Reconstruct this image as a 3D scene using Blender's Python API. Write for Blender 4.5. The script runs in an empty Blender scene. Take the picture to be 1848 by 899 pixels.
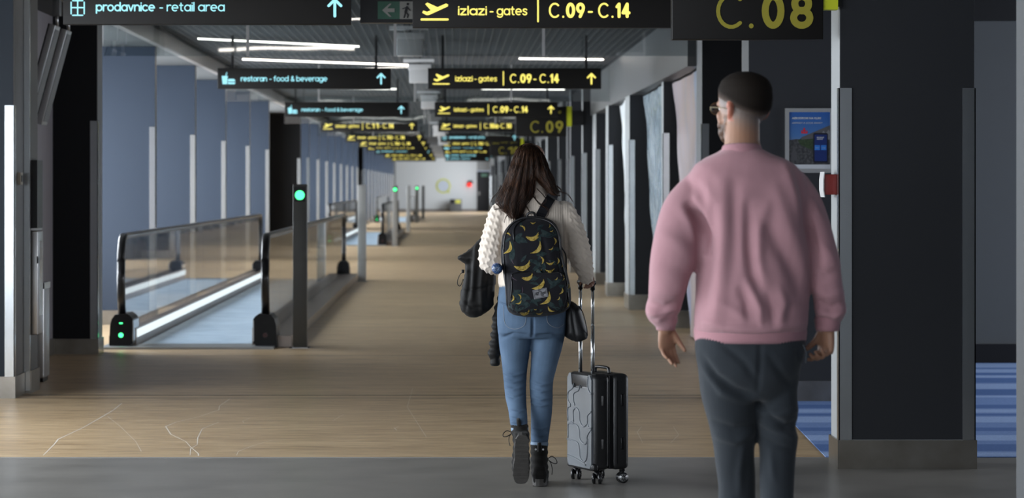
import bpy, bmesh, math, random
import numpy as np
from mathutils import Vector, Matrix
from mathutils.bvhtree import BVHTree
random.seed(7)
rng = np.random.default_rng(7)
S = bpy.context.scene
COL = S.collection
PI = math.pi

# ------------------------------------------------------------------ camera, world, light, exposure
FPX, CX, CY, EYE = 5000.0, 814.0, 336.0, 1.47      # focal length in px (image 1848 wide), vanishing point, eye height
cam = bpy.data.cameras.new('camera'); cam_o = bpy.data.objects.new('camera', cam); COL.objects.link(cam_o)
cam_o.location = (0, 0, EYE); cam_o.rotation_euler = (PI/2, 0, 0)
cam.sensor_width = 36; cam.lens = FPX/1848*36
cam.shift_x = (924-CX)/1848; cam.shift_y = -(449.5-CY)/1848
cam.clip_start = 0.5; cam.clip_end = 400
cam.dof.use_dof = True; cam.dof.focus_distance = 13.6; cam.dof.aperture_fstop = 5.0
S.camera = cam_o
S.view_settings.view_transform = 'Standard'; S.view_settings.look = 'None'
S.view_settings.gamma = 1; S.view_settings.exposure = 0.0; S.view_settings.use_curve_mapping = False
W = bpy.data.worlds.new('sky'); S.world = W; W.use_nodes = True
bg = W.node_tree.nodes['Background']; bg.inputs[0].default_value = (0.62, 0.74, 0.95, 1); bg.inputs[1].default_value = 0.8

def area(name, loc, sx, sy, rot, power, color=(0.90, 0.94, 1.0)):
    l = bpy.data.lights.new(name, 'AREA'); l.shape = 'RECTANGLE'; l.size = sx; l.size_y = sy
    l.energy = power; l.color = color
    o = bpy.data.objects.new(name, l); COL.objects.link(o); o.location = loc; o.rotation_euler = rot
    return o
# daylight standing in the window openings of the left facade (power per square metre)
DAY = 37.0
FIN_Y = [29.4+4.6*k for k in range(5)]
FIN_Y2 = [61.4+4.6*k for k in range(8)]
FIN_Y3 = [101.6+4.6*k for k in range(12)]
WIN = [(-3.6, 1.8), (2.2, 7.6), (8.0, 13.2), (13.6, 18.0)]
pts = [24.6]+FIN_Y
WIN += [(a+.25, b-.15) for a, b in zip(pts[:-1], pts[1:])]
WIN.append((48.4, 55.2))
pts = [57.1]+FIN_Y2
WIN += [(a+.25, b-.15) for a, b in zip(pts[:-1], pts[1:])]
pts = [97.2]+FIN_Y3
WIN += [(a+.25, b-.15) for a, b in zip(pts[:-1], pts[1:])]
WALLX = -4.7
for i, (a, b) in enumerate(WIN):
    k = 1.0
    if i == 0: k = 0.7
    elif i == 1: k = 0.9
    elif i == 2: k = 1.0
    elif i == 3: k = 1.0
    else: k = 1.35
    area('daylight_and_fill', (WALLX-0.25, (a+b)/2, 1.55), 2.5, b-a, (0, -PI/2, 0), DAY*k*(b-a)*2.5)
area('daylight_and_fill', (2.4, 152.0, 1.8), 2.4, 12.0, (0, PI/2, 0), 30*2.4*12)  # added lamp to brighten the end wall; no window opening here
area('daylight_and_fill', (-.5, -4.6, 1.7), 6.0, 2.4, (PI/2, 0, 0), 10*6*2.4)   # unseen fill light added behind the viewer for the camera-facing sides
# dim daylight from the apron side of the gate lounge
area('daylight_and_fill', (9.3, 19.0, 1.7), 2.2, 8.0, (0, PI/2, 0), 30.0*2.2*8.0)
area('daylight_and_fill', (9.3, 47.0, 1.7), 2.2, 8.0, (0, PI/2, 0), 30.0*2.2*8.0)

# ------------------------------------------------------------------ helpers
def tag(o, label=None, cat=None, group=None, kind=None):
    if label: o['label'] = label
    if cat: o['category'] = cat
    if group: o['group'] = group
    if kind: o['kind'] = kind
    return o
def thing(name, loc, label, cat, group=None):
    o = bpy.data.objects.new(name, None); COL.objects.link(o); o.location = loc; o.empty_display_size = .1
    return tag(o, label, cat, group)
def wloc(o):
    p = Vector((0, 0, 0))
    while o is not None: p += o.location; o = o.parent
    return p
def link(name, me, mat=None, parent=None, kind=None):
    o = bpy.data.objects.new(name, me); COL.objects.link(o)
    if mat is not None and len(me.materials) == 0: me.materials.append(mat)
    if parent is not None:
        off = wloc(parent); me.transform(Matrix.Translation(-off)); o.parent = parent
    if kind: o['kind'] = kind
    return o
def copy_tree(o, parent=None):
    c = o.copy(); COL.objects.link(c); c.parent = parent
    for ch in [x for x in bpy.data.objects if x.parent == o]: copy_tree(ch, c)
    return c

class MB:
    """collects geometry in world coordinates, builds one mesh"""
    def __init__(s): s.v = []; s.f = []; s.sm = []
    def add(s, vs, fs, smooth=False):
        n = len(s.v); s.v += [tuple(p) for p in vs]; s.f += [tuple(i+n for i in f) for f in fs]; s.sm += [smooth]*len(fs); return s
    def box(s, x0, x1, y0, y1, z0, z1):
        return s.add([(x0,y0,z0),(x1,y0,z0),(x1,y1,z0),(x0,y1,z0),(x0,y0,z1),(x1,y0,z1),(x1,y1,z1),(x0,y1,z1)],
              [(0,3,2,1),(4,5,6,7),(0,1,5,4),(1,2,6,5),(2,3,7,6),(3,0,4,7)])
    def rbox(s, x0, x1, y0, y1, z0, z1, r=.01, M=None):
        """box with bevelled edges"""
        bm = bmesh.new(); bmesh.ops.create_cube(bm, size=1)
        for v in bm.verts: v.co = Vector(((x0+x1)/2+v.co.x*(x1-x0), (y0+y1)/2+v.co.y*(y1-y0), (z0+z1)/2+v.co.z*(z1-z0)))
        bmesh.ops.bevel(bm, geom=bm.edges[:], offset=r, segments=3, profile=.5, affect='EDGES')
        if M is not None: bmesh.ops.transform(bm, matrix=M, verts=bm.verts)
        return s.bm(bm, True)
    def bm(s, bm, smooth=True):
        bm.verts.index_update(); s.add([v.co.copy() for v in bm.verts], [[v.index for v in f.verts] for f in bm.faces], smooth); bm.free(); return s
    def xf(s, M, start=0):
        s.v[start:] = [tuple(M @ Vector(p)) for p in s.v[start:]]; return s
    def prism(s, pts, d, axis='y', a=0.0, smooth=False):
        """polygon pts (u,w) extruded along axis from a to a+d; y: (u,w)->(x,z); x: (y,z); z: (x,y)"""
        n = len(pts)
        def P(u, w, t): return {'y': (u, t, w), 'x': (t, u, w), 'z': (u, w, t)}[axis]
        vs = [P(u, w, a) for u, w in pts]+[P(u, w, a+d) for u, w in pts]
        fs = [tuple(range(n)), tuple(range(2*n-1, n-1, -1))]+[(i, i+n, (i+1) % n+n, (i+1) % n) for i in range(n)]
        return s.add(vs, fs, smooth)
    def tube(s, pts, r, n=8, cap=True, smooth=True):
        pts = [Vector(p) for p in pts]; R = r if isinstance(r, (list, tuple)) else [r]*len(pts)
        vs = []; fs = []
        up = None
        for i, p in enumerate(pts):
            t = (pts[min(i+1, len(pts)-1)]-pts[max(i-1, 0)]).normalized()
            if up is None:
                up = Vector((0, 0, 1)) if abs(t.z) < .9 else Vector((1, 0, 0))
            a = t.cross(up)
            if a.length < 1e-6: a = t.cross(Vector((0, 1, 0)))
            a.normalize(); b = a.cross(t).normalized(); up = b
            for k in range(n):
                th = 2*PI*k/n; vs.append(p+(a*math.cos(th)+b*math.sin(th))*R[i])
        for i in range(len(pts)-1):
            for k in range(n):
                fs.append((i*n+k, i*n+(k+1) % n, (i+1)*n+(k+1) % n, (i+1)*n+k))
        if cap: fs += [tuple(range(n-1, -1, -1)), tuple((len(pts)-1)*n+k for k in range(n))]
        return s.add(vs, fs, smooth)
    def disc(s, c, r, axis='y', d=.004, n=24):
        pts = [(r*math.cos(2*PI*k/n), r*math.sin(2*PI*k/n)) for k in range(n)]
        if axis == 'y': return s.prism([(c[0]+u, c[2]+w) for u, w in pts], d, 'y', c[1])
        if axis == 'x': return s.prism([(c[1]+u, c[2]+w) for u, w in pts], d, 'x', c[0])
        return s.prism([(c[0]+u, c[1]+w) for u, w in pts], d, 'z', c[2])
    def mesh(s, name):
        me = bpy.data.meshes.new(name); me.from_pydata(s.v, [], s.f); me.update()
        me.polygons.foreach_set('use_smooth', s.sm)
        bm = bmesh.new(); bm.from_mesh(me); bmesh.ops.recalc_face_normals(bm, faces=bm.faces); bm.to_mesh(me); bm.free()
        return me
    def build(s, name, mat, parent=None, kind=None): return link(name, s.mesh(name), mat, parent, kind)
def bxo(name, mat, parent, x0, x1, y0, y1, z0, z1, kind=None): return MB().box(x0, x1, y0, y1, z0, z1).build(name, mat, parent, kind)
def struct(name, mb, mat): return tag(mb.build(name, mat), kind='structure')

# ------------------------------------------------------------------ materials
def nodes_of(name):
    m = bpy.data.materials.new(name); m.use_nodes = True; nt = m.node_tree
    return m, nt, nt.nodes, nt.links, nt.nodes['Principled BSDF']
def plain(name, col, rough=.5, metal=0., spec=.5, var=.06, scale=6., bump=0., bscale=200., emit=None, es=0., coat=0., sheen=0.):
    m, nt, N, L, p = nodes_of(name)
    tc = N.new('ShaderNodeTexCoord'); no = N.new('ShaderNodeTexNoise'); no.inputs['Scale'].default_value = scale; no.inputs['Detail'].default_value = 4
    L.new(tc.outputs['Object'], no.inputs['Vector'])
    mr = N.new('ShaderNodeMapRange'); mr.inputs['To Min'].default_value = 1-var; mr.inputs['To Max'].default_value = 1+var
    L.new(no.outputs['Fac'], mr.inputs['Value'])
    hs = N.new('ShaderNodeVectorMath'); hs.operation = 'SCALE'; hs.inputs[0].default_value = col[:3]
    L.new(mr.outputs[0], hs.inputs['Scale']); L.new(hs.outputs[0], p.inputs['Base Color'])
    p.inputs['Roughness'].default_value = rough; p.inputs['Metallic'].default_value = metal; p.inputs['Specular IOR Level'].default_value = spec
    p.inputs['Coat Weight'].default_value = coat; p.inputs['Sheen Weight'].default_value = sheen
    if bump:
        n2 = N.new('ShaderNodeTexNoise'); n2.inputs['Scale'].default_value = bscale; n2.inputs['Detail'].default_value = 3
        L.new(tc.outputs['Object'], n2.inputs['Vector'])
        b = N.new('ShaderNodeBump'); b.inputs['Strength'].default_value = bump; b.inputs['Distance'].default_value = .002
        L.new(n2.outputs['Fac'], b.inputs['Height']); L.new(b.outputs[0], p.inputs['Normal'])
    if emit is not None:
        p.inputs['Emission Color'].default_value = (*emit, 1); p.inputs['Emission Strength'].default_value = es
    return m
def glow(name, col, s):
    return plain(name, (.02, .02, .02), .5, emit=col, es=s)
def glassy(name, tint, wave=0., wscale=2., ior=1.5, gl=.02):
    m, nt, N, L, p = nodes_of(name); N.remove(p); out = N['Material Output']
    tr = N.new('ShaderNodeBsdfTransparent'); tr.inputs[0].default_value = (*tint, 1)
    g = N.new('ShaderNodeBsdfGlossy'); g.inputs['Roughness'].default_value = gl
    fr = N.new('ShaderNodeFresnel'); fr.inputs['IOR'].default_value = ior
    mx = N.new('ShaderNodeMixShader')
    if wave:
        tc = N.new('ShaderNodeTexCoord'); no = N.new('ShaderNodeTexNoise'); no.inputs['Scale'].default_value = wscale; no.inputs['Detail'].default_value = 1
        L.new(tc.outputs['Object'], no.inputs['Vector'])
        b = N.new('ShaderNodeBump'); b.inputs['Strength'].default_value = 1; b.inputs['Distance'].default_value = wave
        L.new(no.outputs['Fac'], b.inputs['Height']); L.new(b.outputs[0], g.inputs['Normal'])
    ge = N.new('ShaderNodeNewGeometry'); su = N.new('ShaderNodeMath'); su.operation = 'SUBTRACT'; su.inputs[0].default_value = 1; L.new(ge.outputs['Backfacing'], su.inputs[1])
    mu = N.new('ShaderNodeMath'); mu.operation = 'MULTIPLY'; L.new(fr.outputs[0], mu.inputs[0]); L.new(su.outputs[0], mu.inputs[1])
    ad = N.new('ShaderNodeMath'); ad.operation = 'ADD'; ad.inputs[1].default_value = 1; L.new(mu.outputs[0], ad.inputs[0])
    dv = N.new('ShaderNodeMath'); dv.operation = 'DIVIDE'; L.new(mu.outputs[0], dv.inputs[0]); L.new(ad.outputs[0], dv.inputs[1])
    m2 = N.new('ShaderNodeMath'); m2.operation = 'MULTIPLY'; m2.inputs[1].default_value = 2; L.new(dv.outputs[0], m2.inputs[0])      # both faces of the sheet: 2R/(1+R)
    L.new(m2.outputs[0], mx.inputs[0]); L.new(tr.outputs[0], mx.inputs[1]); L.new(g.outputs[0], mx.inputs[2]); L.new(mx.outputs[0], out.inputs[0])
    return m
def wood_floor():
    m, nt, N, L, p = nodes_of('wood_floor')
    tc = N.new('ShaderNodeTexCoord')
    def noise(sc, det, rough=.6):
        mp = N.new('ShaderNodeMapping'); mp.inputs['Scale'].default_value = sc
        n = N.new('ShaderNodeTexNoise'); n.inputs['Scale'].default_value = 1; n.inputs['Detail'].default_value = det; n.inputs['Roughness'].default_value = rough
        L.new(tc.outputs['Object'], mp.inputs[0]); L.new(mp.outputs[0], n.inputs['Vector']); return n
    n1 = noise((3., 30., 1), 4, .7); n2 = noise((.6, 5., 1), 2)
    mix = N.new('ShaderNodeMath'); mix.operation = 'MULTIPLY_ADD'; mix.inputs[1].default_value = .75
    m2 = N.new('ShaderNodeMath'); m2.operation = 'MULTIPLY'; m2.inputs[1].default_value = .25
    L.new(n2.outputs['Fac'], m2.inputs[0]); L.new(n1.outputs['Fac'], mix.inputs[0]); L.new(m2.outputs[0], mix.inputs[2])
    cr = N.new('ShaderNodeValToRGB'); e = cr.color_ramp.elements
    e[0].position = .36; e[0].color = (.275, .182, .102, 1); e[1].position = .64; e[1].color = (.63, .47, .285, 1)
    k = cr.color_ramp.elements.new(.5); k.color = (.49, .35, .202, 1)
    L.new(mix.outputs[0], cr.inputs[0])
    # transverse board joints every 1.4 m
    sx = N.new('ShaderNodeSeparateXYZ'); L.new(tc.outputs['Object'], sx.inputs[0])
    md = N.new('ShaderNodeMath'); md.operation = 'MODULO'; md.inputs[1].default_value = 4.8; L.new(sx.outputs['Y'], md.inputs[0])
    lt = N.new('ShaderNodeMath'); lt.operation = 'LESS_THAN'; lt.inputs[1].default_value = .035; L.new(md.outputs[0], lt.inputs[0])
    mc = N.new('ShaderNodeMix'); mc.data_type = 'RGBA'; L.new(lt.outputs[0], mc.inputs[0]); L.new(cr.outputs[0], mc.inputs[6]); mc.inputs[7].default_value = (.06, .045, .03, 1)
    L.new(mc.outputs[2], p.inputs['Base Color'])
    p.inputs['Roughness'].default_value = .36; p.inputs['Specular IOR Level'].default_value = .4
    b = N.new('ShaderNodeBump'); b.inputs['Strength'].default_value = .15; b.inputs['Distance'].default_value = .002; L.new(n1.outputs['Fac'], b.inputs['Height']); L.new(b.outputs[0], p.inputs['Normal'])
    return m
def carpet_mat():
    m, nt, N, L, p = nodes_of('striped_carpet')
    tc = N.new('ShaderNodeTexCoord'); sx = N.new('ShaderNodeSeparateXYZ'); L.new(tc.outputs['Object'], sx.inputs[0])
    w = N.new('ShaderNodeTexNoise'); w.noise_dimensions = '1D'; w.inputs['Scale'].default_value = 1.7; w.inputs['Detail'].default_value = 1
    L.new(sx.outputs['Y'], w.inputs['W'])
    cr = N.new('ShaderNodeValToRGB'); cr.color_ramp.interpolation = 'CONSTANT'; e = cr.color_ramp.elements
    e[0].position = 0; e[0].color = (.075, .145, .35, 1); e[1].position = .44; e[1].color = (.145, .235, .47, 1)
    k = cr.color_ramp.elements.new(.55); k.color = (.26, .37, .62, 1)
    L.new(w.outputs['Fac'], cr.inputs[0])
    n = N.new('ShaderNodeTexNoise'); n.inputs['Scale'].default_value = 90; n.inputs['Detail'].default_value = 3; L.new(tc.outputs['Object'], n.inputs['Vector'])
    mr = N.new('ShaderNodeMapRange'); mr.inputs['To Min'].default_value = .7; mr.inputs['To Max'].default_value = 1.35; L.new(n.outputs['Fac'], mr.inputs['Value'])
    v = N.new('ShaderNodeVectorMath'); v.operation = 'SCALE'; L.new(cr.outputs[0], v.inputs[0]); L.new(mr.outputs[0], v.inputs['Scale']); L.new(v.outputs[0], p.inputs['Base Color'])
    p.inputs['Roughness'].default_value = .95; p.inputs['Specular IOR Level'].default_value = .1
    return m
def ramp_noise(name, cols, scale, rough=.5, det=3, metal=0., dist=0., bump=0., spec=.5, sv=(1, 1, 1)):
    m, nt, N, L, p = nodes_of(name); tc = N.new('ShaderNodeTexCoord')
    mp = N.new('ShaderNodeMapping'); mp.inputs['Scale'].default_value = sv; L.new(tc.outputs['Object'], mp.inputs[0])
    n = N.new('ShaderNodeTexNoise'); n.inputs['Scale'].default_value = scale; n.inputs['Detail'].default_value = det; n.inputs['Distortion'].default_value = dist
    L.new(mp.outputs[0], n.inputs['Vector'])
    cr = N.new('ShaderNodeValToRGB'); L.new(n.outputs['Fac'], cr.inputs[0]); e = cr.color_ramp.elements
    lo, hi = .3, .7
    e[0].position = lo; e[0].color = (*cols[0], 1); e[1].position = hi; e[1].color = (*cols[-1], 1)
    for i, c in enumerate(cols[1:-1]):
        k = cr.color_ramp.elements.new(lo+(hi-lo)*(i+1)/(len(cols)-1)); k.color = (*c, 1)
    L.new(cr.outputs[0], p.inputs['Base Color']); p.inputs['Roughness'].default_value = rough; p.inputs['Metallic'].default_value = metal; p.inputs['Specular IOR Level'].default_value = spec
    if bump:
        b = N.new('ShaderNodeBump'); b.inputs['Strength'].default_value = bump; b.inputs['Distance'].default_value = .02; L.new(n.outputs['Fac'], b.inputs['Height']); L.new(b.outputs[0], p.inputs['Normal'])
    return m
M = {}
M['wood'] = wood_floor()
M['grey_floor'] = ramp_noise('grey_floor', [(.175, .165, .150), (.205, .193, .176), (.23, .217, .198)], 3, .33, 5)
M['carpet'] = carpet_mat()
M['slate'] = plain('slate_laminate', (.085, .10, .125), .55, spec=.3, var=.04, bump=.05)
M['dark_slate'] = plain('dark_laminate', (.020, .0215, .025), .5, spec=.2, var=.05, bump=.05)
M['black_lam'] = plain('black_laminate', (.006, .0065, .008), .5, spec=.2, var=.05)
M['fin_blue'] = plain('blue_grey_laminate', (.0088, .020, .0405), .55, var=.03, bump=.05)
M['panel_grey'] = plain('panel_grey', (.10, .105, .11), .45, var=.04)
M['soffit'] = plain('soffit_grey', (.042, .044, .046), .4, var=.04)
M['pillar_side'] = plain('pale_pillar_side', (.38, .395, .40), .4, var=.04)
M['light_panel'] = plain('light_panel', (.29, .305, .31), .4, var=.04)
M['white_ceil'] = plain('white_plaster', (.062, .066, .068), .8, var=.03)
M['fascia'] = plain('fascia_brown_grey', (.26, .24, .225), .35, var=.05)
M['grid'] = plain('grid_bars', (.10, .105, .11), .6, var=.1)
M['void'] = plain('ceiling_void', (.02, .022, .024), .9)
M['steel'] = plain('brushed_steel', (.42, .42, .42), .34, .9, var=.10, scale=9, bump=.15, bscale=120)
M['skirt'] = ramp_noise('scuffed_steel', [(.20, .18, .15), (.26, .24, .21), (.32, .30, .27)], 4, .28, 5, .9)
M['polished'] = plain('polished_steel', (.50, .52, .53), .2, .95, var=.05)
M['black'] = plain('black_plastic', (.006, .006, .007), .35, spec=.25, var=.05)
M['rubber'] = plain('black_rubber', (.010, .010, .011), .3, var=.05, coat=.3)
M['sign'] = plain('sign_body', (.008, .0072, .0066), .5, spec=.2, var=.05)
M['sign_far'] = M['sign']
M['yellow'] = glow('lit_yellow_letters', (1., .86, .16), 1.25)
M['cyan'] = glow('lit_cyan_letters', (.36, .88, 1.), 1.1)
M['green'] = glow('green_lamp', (.06, 1., .28), 3.0)
M['red_lamp'] = glow('red_lamp', (1., .03, .02), 1.6)
M['lamp'] = glow('ceiling_lamp_tube', (1., .93, .84), 8.0)
M['strip'] = glow('skirt_light', (.86, .97, 1.), 1.0)
M['dull_yellow'] = plain('dull_yellow_print', (.30, .26, .02), .5)
M['lime'] = plain('lime_panel', (.52, .56, .01), .5)
M['box_white'] = plain('off_white_metal', (.50, .50, .50), .5)
M['frame_alu'] = plain('snap_frame_aluminium', (.36, .365, .37), .35, .6)
M['white'] = plain('white_plastic', (.60, .60, .60), .5)
M['end_wall'] = plain('end_wall_paint', (.66, .70, .72), .7, var=.02)
M['red'] = plain('red_enamel', (.17, .010, .007), .45)
M['belt'] = ramp_noise('belt_rubber', [(.32, .41, .50), (.40, .50, .60), (.47, .57, .66)], 3, .42, 3)
M['comb'] = plain('comb_aluminium', (.35, .36, .36), .4, .7)
M['glass'] = glassy('balustrade_glass', (.96, .975, .98), .00035, 1.2, 1.8)
M['ceil_glass'] = glassy('curtain_glass', (.80, .84, .85), .0022, 1.3, 2.2)
M['win_glass'] = glassy('window_glass', (.97, .98, .98))
M['deck'] = plain('deck_metal', (.25, .21, .185), .3, .85, var=.1)
# ------------------------------------------------------------------ structure
END = 160.0
floor = struct('floor', MB().prism([(-4.7, 15.0), (2.03, 15.0), (2.42, 24.4), (-4.7, 24.4)], .1, 'z', -.1).box(-4.7, 2.64, 24.4, END, -.1, 0), M['wood'])
gf = bxo('grey_floor_zone', M['grey_floor'], floor, -4.7, 9.5, -4, 15.0, -.1, .0)
cp = MB().prism([(2.03, 15.0), (9.5, 15.0), (9.5, 24.4), (2.42, 24.4)], .104, 'z', -.1).build('carpet', M['carpet'], floor)
cp2 = bxo('carpet', M['carpet'], floor, 2.64, 9.5, 24.4, END, -.1, .004)
bxo('joint_strip', M['black'], floor, -4.7, 2.05, 19.46, 19.50, 0, .0008)
bxo('edge_strip', M['steel'], floor, -4.7, 2.1, 14.985, 15.005, 0, .002)
# scuffs and scratches on the vinyl
M['scuff'] = plain('pale_scuff', (.80, .74, .64), .6)
def fpt(px, py): s = (py-CY)/EYE; return ((px-CX)/s, FPX/s)
SCF = [([(220, 728), (205, 740), (185, 752), (150, 772), (105, 793), (98, 802), (78, 822)], .010),
       ([(415, 720), (396, 733), (395, 740), (360, 752), (318, 762), (299, 770), (308, 784), (335, 797), (345, 808), (358, 819), (358, 823)], .009),
       ([(396, 762), (365, 774), (357, 790), (356, 803), (344, 810), (343, 822)], .006), ([(194, 752), (215, 768), (245, 797), (255, 815)], .004),
       ([(490, 795), (455, 805), (430, 815), (427, 822)], .005), ([(450, 755), (438, 760), (440, 764)], .005),
       ([(720, 770), (712, 773), (716, 777)], .006), ([(745, 700), (735, 735), (770, 790)], .003), ([(1070, 770), (1088, 790), (1085, 800)], .003),
       ([(1215, 770), (1225, 785), (1210, 800)], .003), ([(620, 748), (600, 760)], .003), ([(1158, 770), (1150, 780), (1160, 800)], .003)]
for pl, w in SCF:
    P = [Vector((*fpt(*q), .0006)) for q in pl]; mb = MB(); vs = []; fs = []
    for i, p in enumerate(P):
        t = (P[min(i+1, len(P)-1)]-P[max(0, i-1)]).normalized(); n = Vector((-t.y, t.x*.3, 0))
        k = w*random.uniform(.4, .85); vs += [p+n*k*.5, p-n*k*.5]
    fs = [(2*i, 2*i+1, 2*i+3, 2*i+2) for i in range(len(P)-1)]
    mb.add(vs, fs); mb.build('scratch', M['scuff'], floor)

# left facade: spandrel below/above windows and solid wall between
def wall_run(mb, x0, x1, wins, y0, y1, zs, zt, H):
    y = y0
    for a, b in wins:
        if a > y: mb.box(x0, x1, y, a, 0, H)
        mb.box(x0, x1, a, b, 0, zs); mb.box(x0, x1, a, b, zt, H); y = b
    mb.box(x0, x1, y, y1, 0, H); return mb
struct('wall_left', wall_run(MB(), WALLX-.15, WALLX, sorted(WIN), -4, END, .3, 2.8, 3.3), M['slate'])
for i, (a, b) in enumerate(WIN):
    w = thing('window_%d' % (i+1), (WALLX-.05, (a+b)/2, .3), None, None); tag(w, kind='structure')
    fr = MB(); x0, x1 = WALLX-.10, WALLX-.02
    fr.box(x0, x1, a, b, .3, .37).box(x0, x1, a, b, 2.73, 2.8).box(x0, x1, a, a+.07, .37, 2.73).box(x0, x1, b-.07, b, .37, 2.73).box(x0, x1, (a+b)/2-.03, (a+b)/2+.03, .37, 2.73)
    fr.build('window_frame', M['steel'], w)
    bxo('pane', M['win_glass'], w, WALLX-.065, WALLX-.055, a+.07, (a+b)/2-.03, .37, 2.73); bxo('pane', M['win_glass'], w, WALLX-.065, WALLX-.055, (a+b)/2+.03, b-.07, .37, 2.73)
struct('wall_back', MB().box(-4.85, -3.5, -4.2, -4, 0, 3.5).box(2.5, 9.65, -4.2, -4, 0, 3.5).box(-3.5, 2.5, -4.2, -4, 0, .5).box(-3.5, 2.5, -4.2, -4, 2.9, 3.5), M['slate'])
wbk = tag(thing('window_90', (-.5, -4.1, .5), None, None), kind='structure')  # unseen glazing added round the fill light behind the viewer
for x in (-3.5, -1.53, .45, 2.42): bxo('mullion', M['steel'], wbk, x, x+.08, -4.14, -4.06, .5, 2.9)
for x in (-3.42, -1.45, .53): bxo('pane', M['win_glass'], wbk, x, x+1.89, -4.105, -4.095, .5, 2.9)
# near solid bay on the left (dark) between the front pillar and the first dark pillar
struct('wall_alcove', MB().box(WALLX, -3.48, 20.05, 24.25, 0, 3.1), M['panel_dark'] if 'panel_dark' in M else plain('mauve_grey_panel', (.24, .225, .24), .5))
tag(bxo('baseboard_alcove', M['skirt'], None, -3.48, -3.465, 20.05, 24.2, 0, .14), kind='structure')
# solid bays before the second and third dark pillars
struct('wall_left_solid', MB().box(WALLX, -3.75, 55.4, 56.8, 0, 2.95), M['black_lam'])
struct('wall_left_bay', MB().box(WALLX, -3.75, 94.0, 97.0, 0, 2.95), M['black_lam'])
# ceilings
struct('ceiling', MB().box(-3.05, 2.15, -4, END, 3.45, 3.5), M['void'])
struct('ceiling_left', MB().box(WALLX, -3.12, -4, END, 2.952, 3.0), M['white_ceil'])
struct('ceiling_lounge', MB().box(2.15, 9.5, -4, END, 3.1, 3.15), M['void'])
tag(bxo('trim_1', M['fascia'], None, -3.12, -3.05, -4, END, 2.95, 3.45), kind='structure')
cg = bpy.data.objects['ceiling']
g = MB()
x = -3.05
while x < 2.15: g.box(x, x+.014, 12, 110, 3.10, 3.16); x += .085
y = 14.0
while y < 75: g.box(-3.05, 2.15, y, y+.014, 3.10, 3.16); y += .085
while y < 110: g.box(-3.05, 2.15, y, y+.03, 3.10, 3.16); y += .2
g.build('ceiling_grid', M['grid'], cg, 'stuff')
bxo('ceiling_plate', M['grid'], cg, -3.05, 2.15, 110, END, 3.10, 3.12); bxo('ceiling_plate', M['grid'], cg, -3.05, 2.15, -4, 12, 3.10, 3.12)
# right side: solid wall behind the advertising bays, soffit above them, lounge walls
RP = 28.1                                    # the gate bays repeat
for k in range(5):
    y0 = 24.95+RP*k; y1 = min(y0+17.35, END)
    struct('wall_right' if k == 0 else 'wall_right_%d' % (k+1), MB().box(2.62, 2.75, y0, y1, 0, 3.1), M['panel_grey'])
    if y0 < END: tag(bxo('trim_%d' % (k+2), M['soffit'], None, 2.13, 2.62, y0, y1, 2.55, 3.1), kind='structure')
struct('wall_lounge', MB().box(3.0, 9.5, 23.0, 23.2, .16, 2.84), plain('lounge_wall', (.032, .037, .042), .6))
tag(bxo('baseboard_lounge', M['black'], None, 3.0, 9.5, 22.97, 23.2, 0, .16), kind='structure')
tag(bxo('trim_9', M['black_lam'], None, 2.15, 9.5, 22.9, 23.2, 2.84, 3.1), kind='structure')
struct('wall_right_outer', MB().box(9.5, 9.65, -4, 14.6, 0, 3.1).box(9.5, 9.65, 23.2, 42.6, 0, 3.1).box(9.5, 9.65, 51.2, END, 0, 3.1)
       .box(9.5, 9.65, 14.6, 23.2, 0, .5).box(9.5, 9.65, 14.6, 23.2, 2.9, 3.1).box(9.5, 9.65, 42.6, 51.2, 0, .5).box(9.5, 9.65, 42.6, 51.2, 2.9, 3.1), M['slate'])
struct('wall_right_near', MB().box(3.2, 3.3, -4, 10.2, 0, 3.1), M['slate'])
# end wall
struct('wall_end', MB().box(-3.2, 1.5, END, END+.2, 0, 3.45), M['end_wall'])
struct('wall_end_left', MB().box(WALLX, -3.2, END, END+.2, 0, 3.45).box(2.55, 9.5, END, END+.2, 0, 3.45).box(1.5, 2.55, END, END+.2, 2.35, 3.45), M['light_panel'])
tag(bxo('baseboard_end', M['fascia'], None, -3.1, 1.5, END-.02, END, 0, .15), kind='structure')
dr = tag(bxo('door_1', M['dark_slate'], None, 1.5, 2.55, END-.05, END+.05, 0, 2.32), kind='structure')
bxo('exit_plate', plain('faded_green', (.10, .26, .18), .5), dr, 1.75, 2.1, END-.07, END-.05, 2.02, 2.18)
bxo('door_handle', M['steel'], dr, 1.6, 1.64, END-.1, END-.05, .95, 1.15)
rg = MB(); n = 40
for r0, r1, a0 in [(.34, .42, 0)]:
    for i in range(n):
        t0, t1 = 2*PI*i/n, 2*PI*(i+1)/n
        q = [(-.45+r0*math.cos(t0), 1.48+r0*math.sin(t0)), (-.45+r1*math.cos(t0), 1.48+r1*math.sin(t0)), (-.45+r1*math.cos(t1), 1.48+r1*math.sin(t1)), (-.45+r0*math.cos(t1), 1.48+r0*math.sin(t1))]
        rg.prism(q, .02, 'y', END-.03)
rg.prism([(-.25, 1.12), (-.08, 1.06), (-.12, 1.24)], .02, 'y', END-.03)
ring = thing('wall_emblem', (-.45, END-.03, 1.48), 'round lime-edged emblem with pale centre on the far end wall', 'emblem')
rg.build('ring', plain('lime_ring', (.62, .66, .12), .5), ring)
MB().disc((-.45, END-.012, 1.48), .33, 'y', .012, 32).build('centre', plain('pale_disc', (.55, .62, .72), .5), ring)
al = thing('alarm_lamp', (1.06, END-.1, 1.55), 'small red alarm light with black bracket on the far end wall', 'alarm')
MB().tube([(1.06, END-.2, 1.55), (1.06, END-.02, 1.55)], .13, 14).build('lens', M['red_lamp'], al); bxo('bracket', M['black'], al, .98, 1.25, END-.12, END, 1.62, 1.78)
bn = thing('waste_bin', (.26, END-.5, 0), 'grey waste bin with a yellow flap panel before the far end wall', 'bin')
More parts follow.
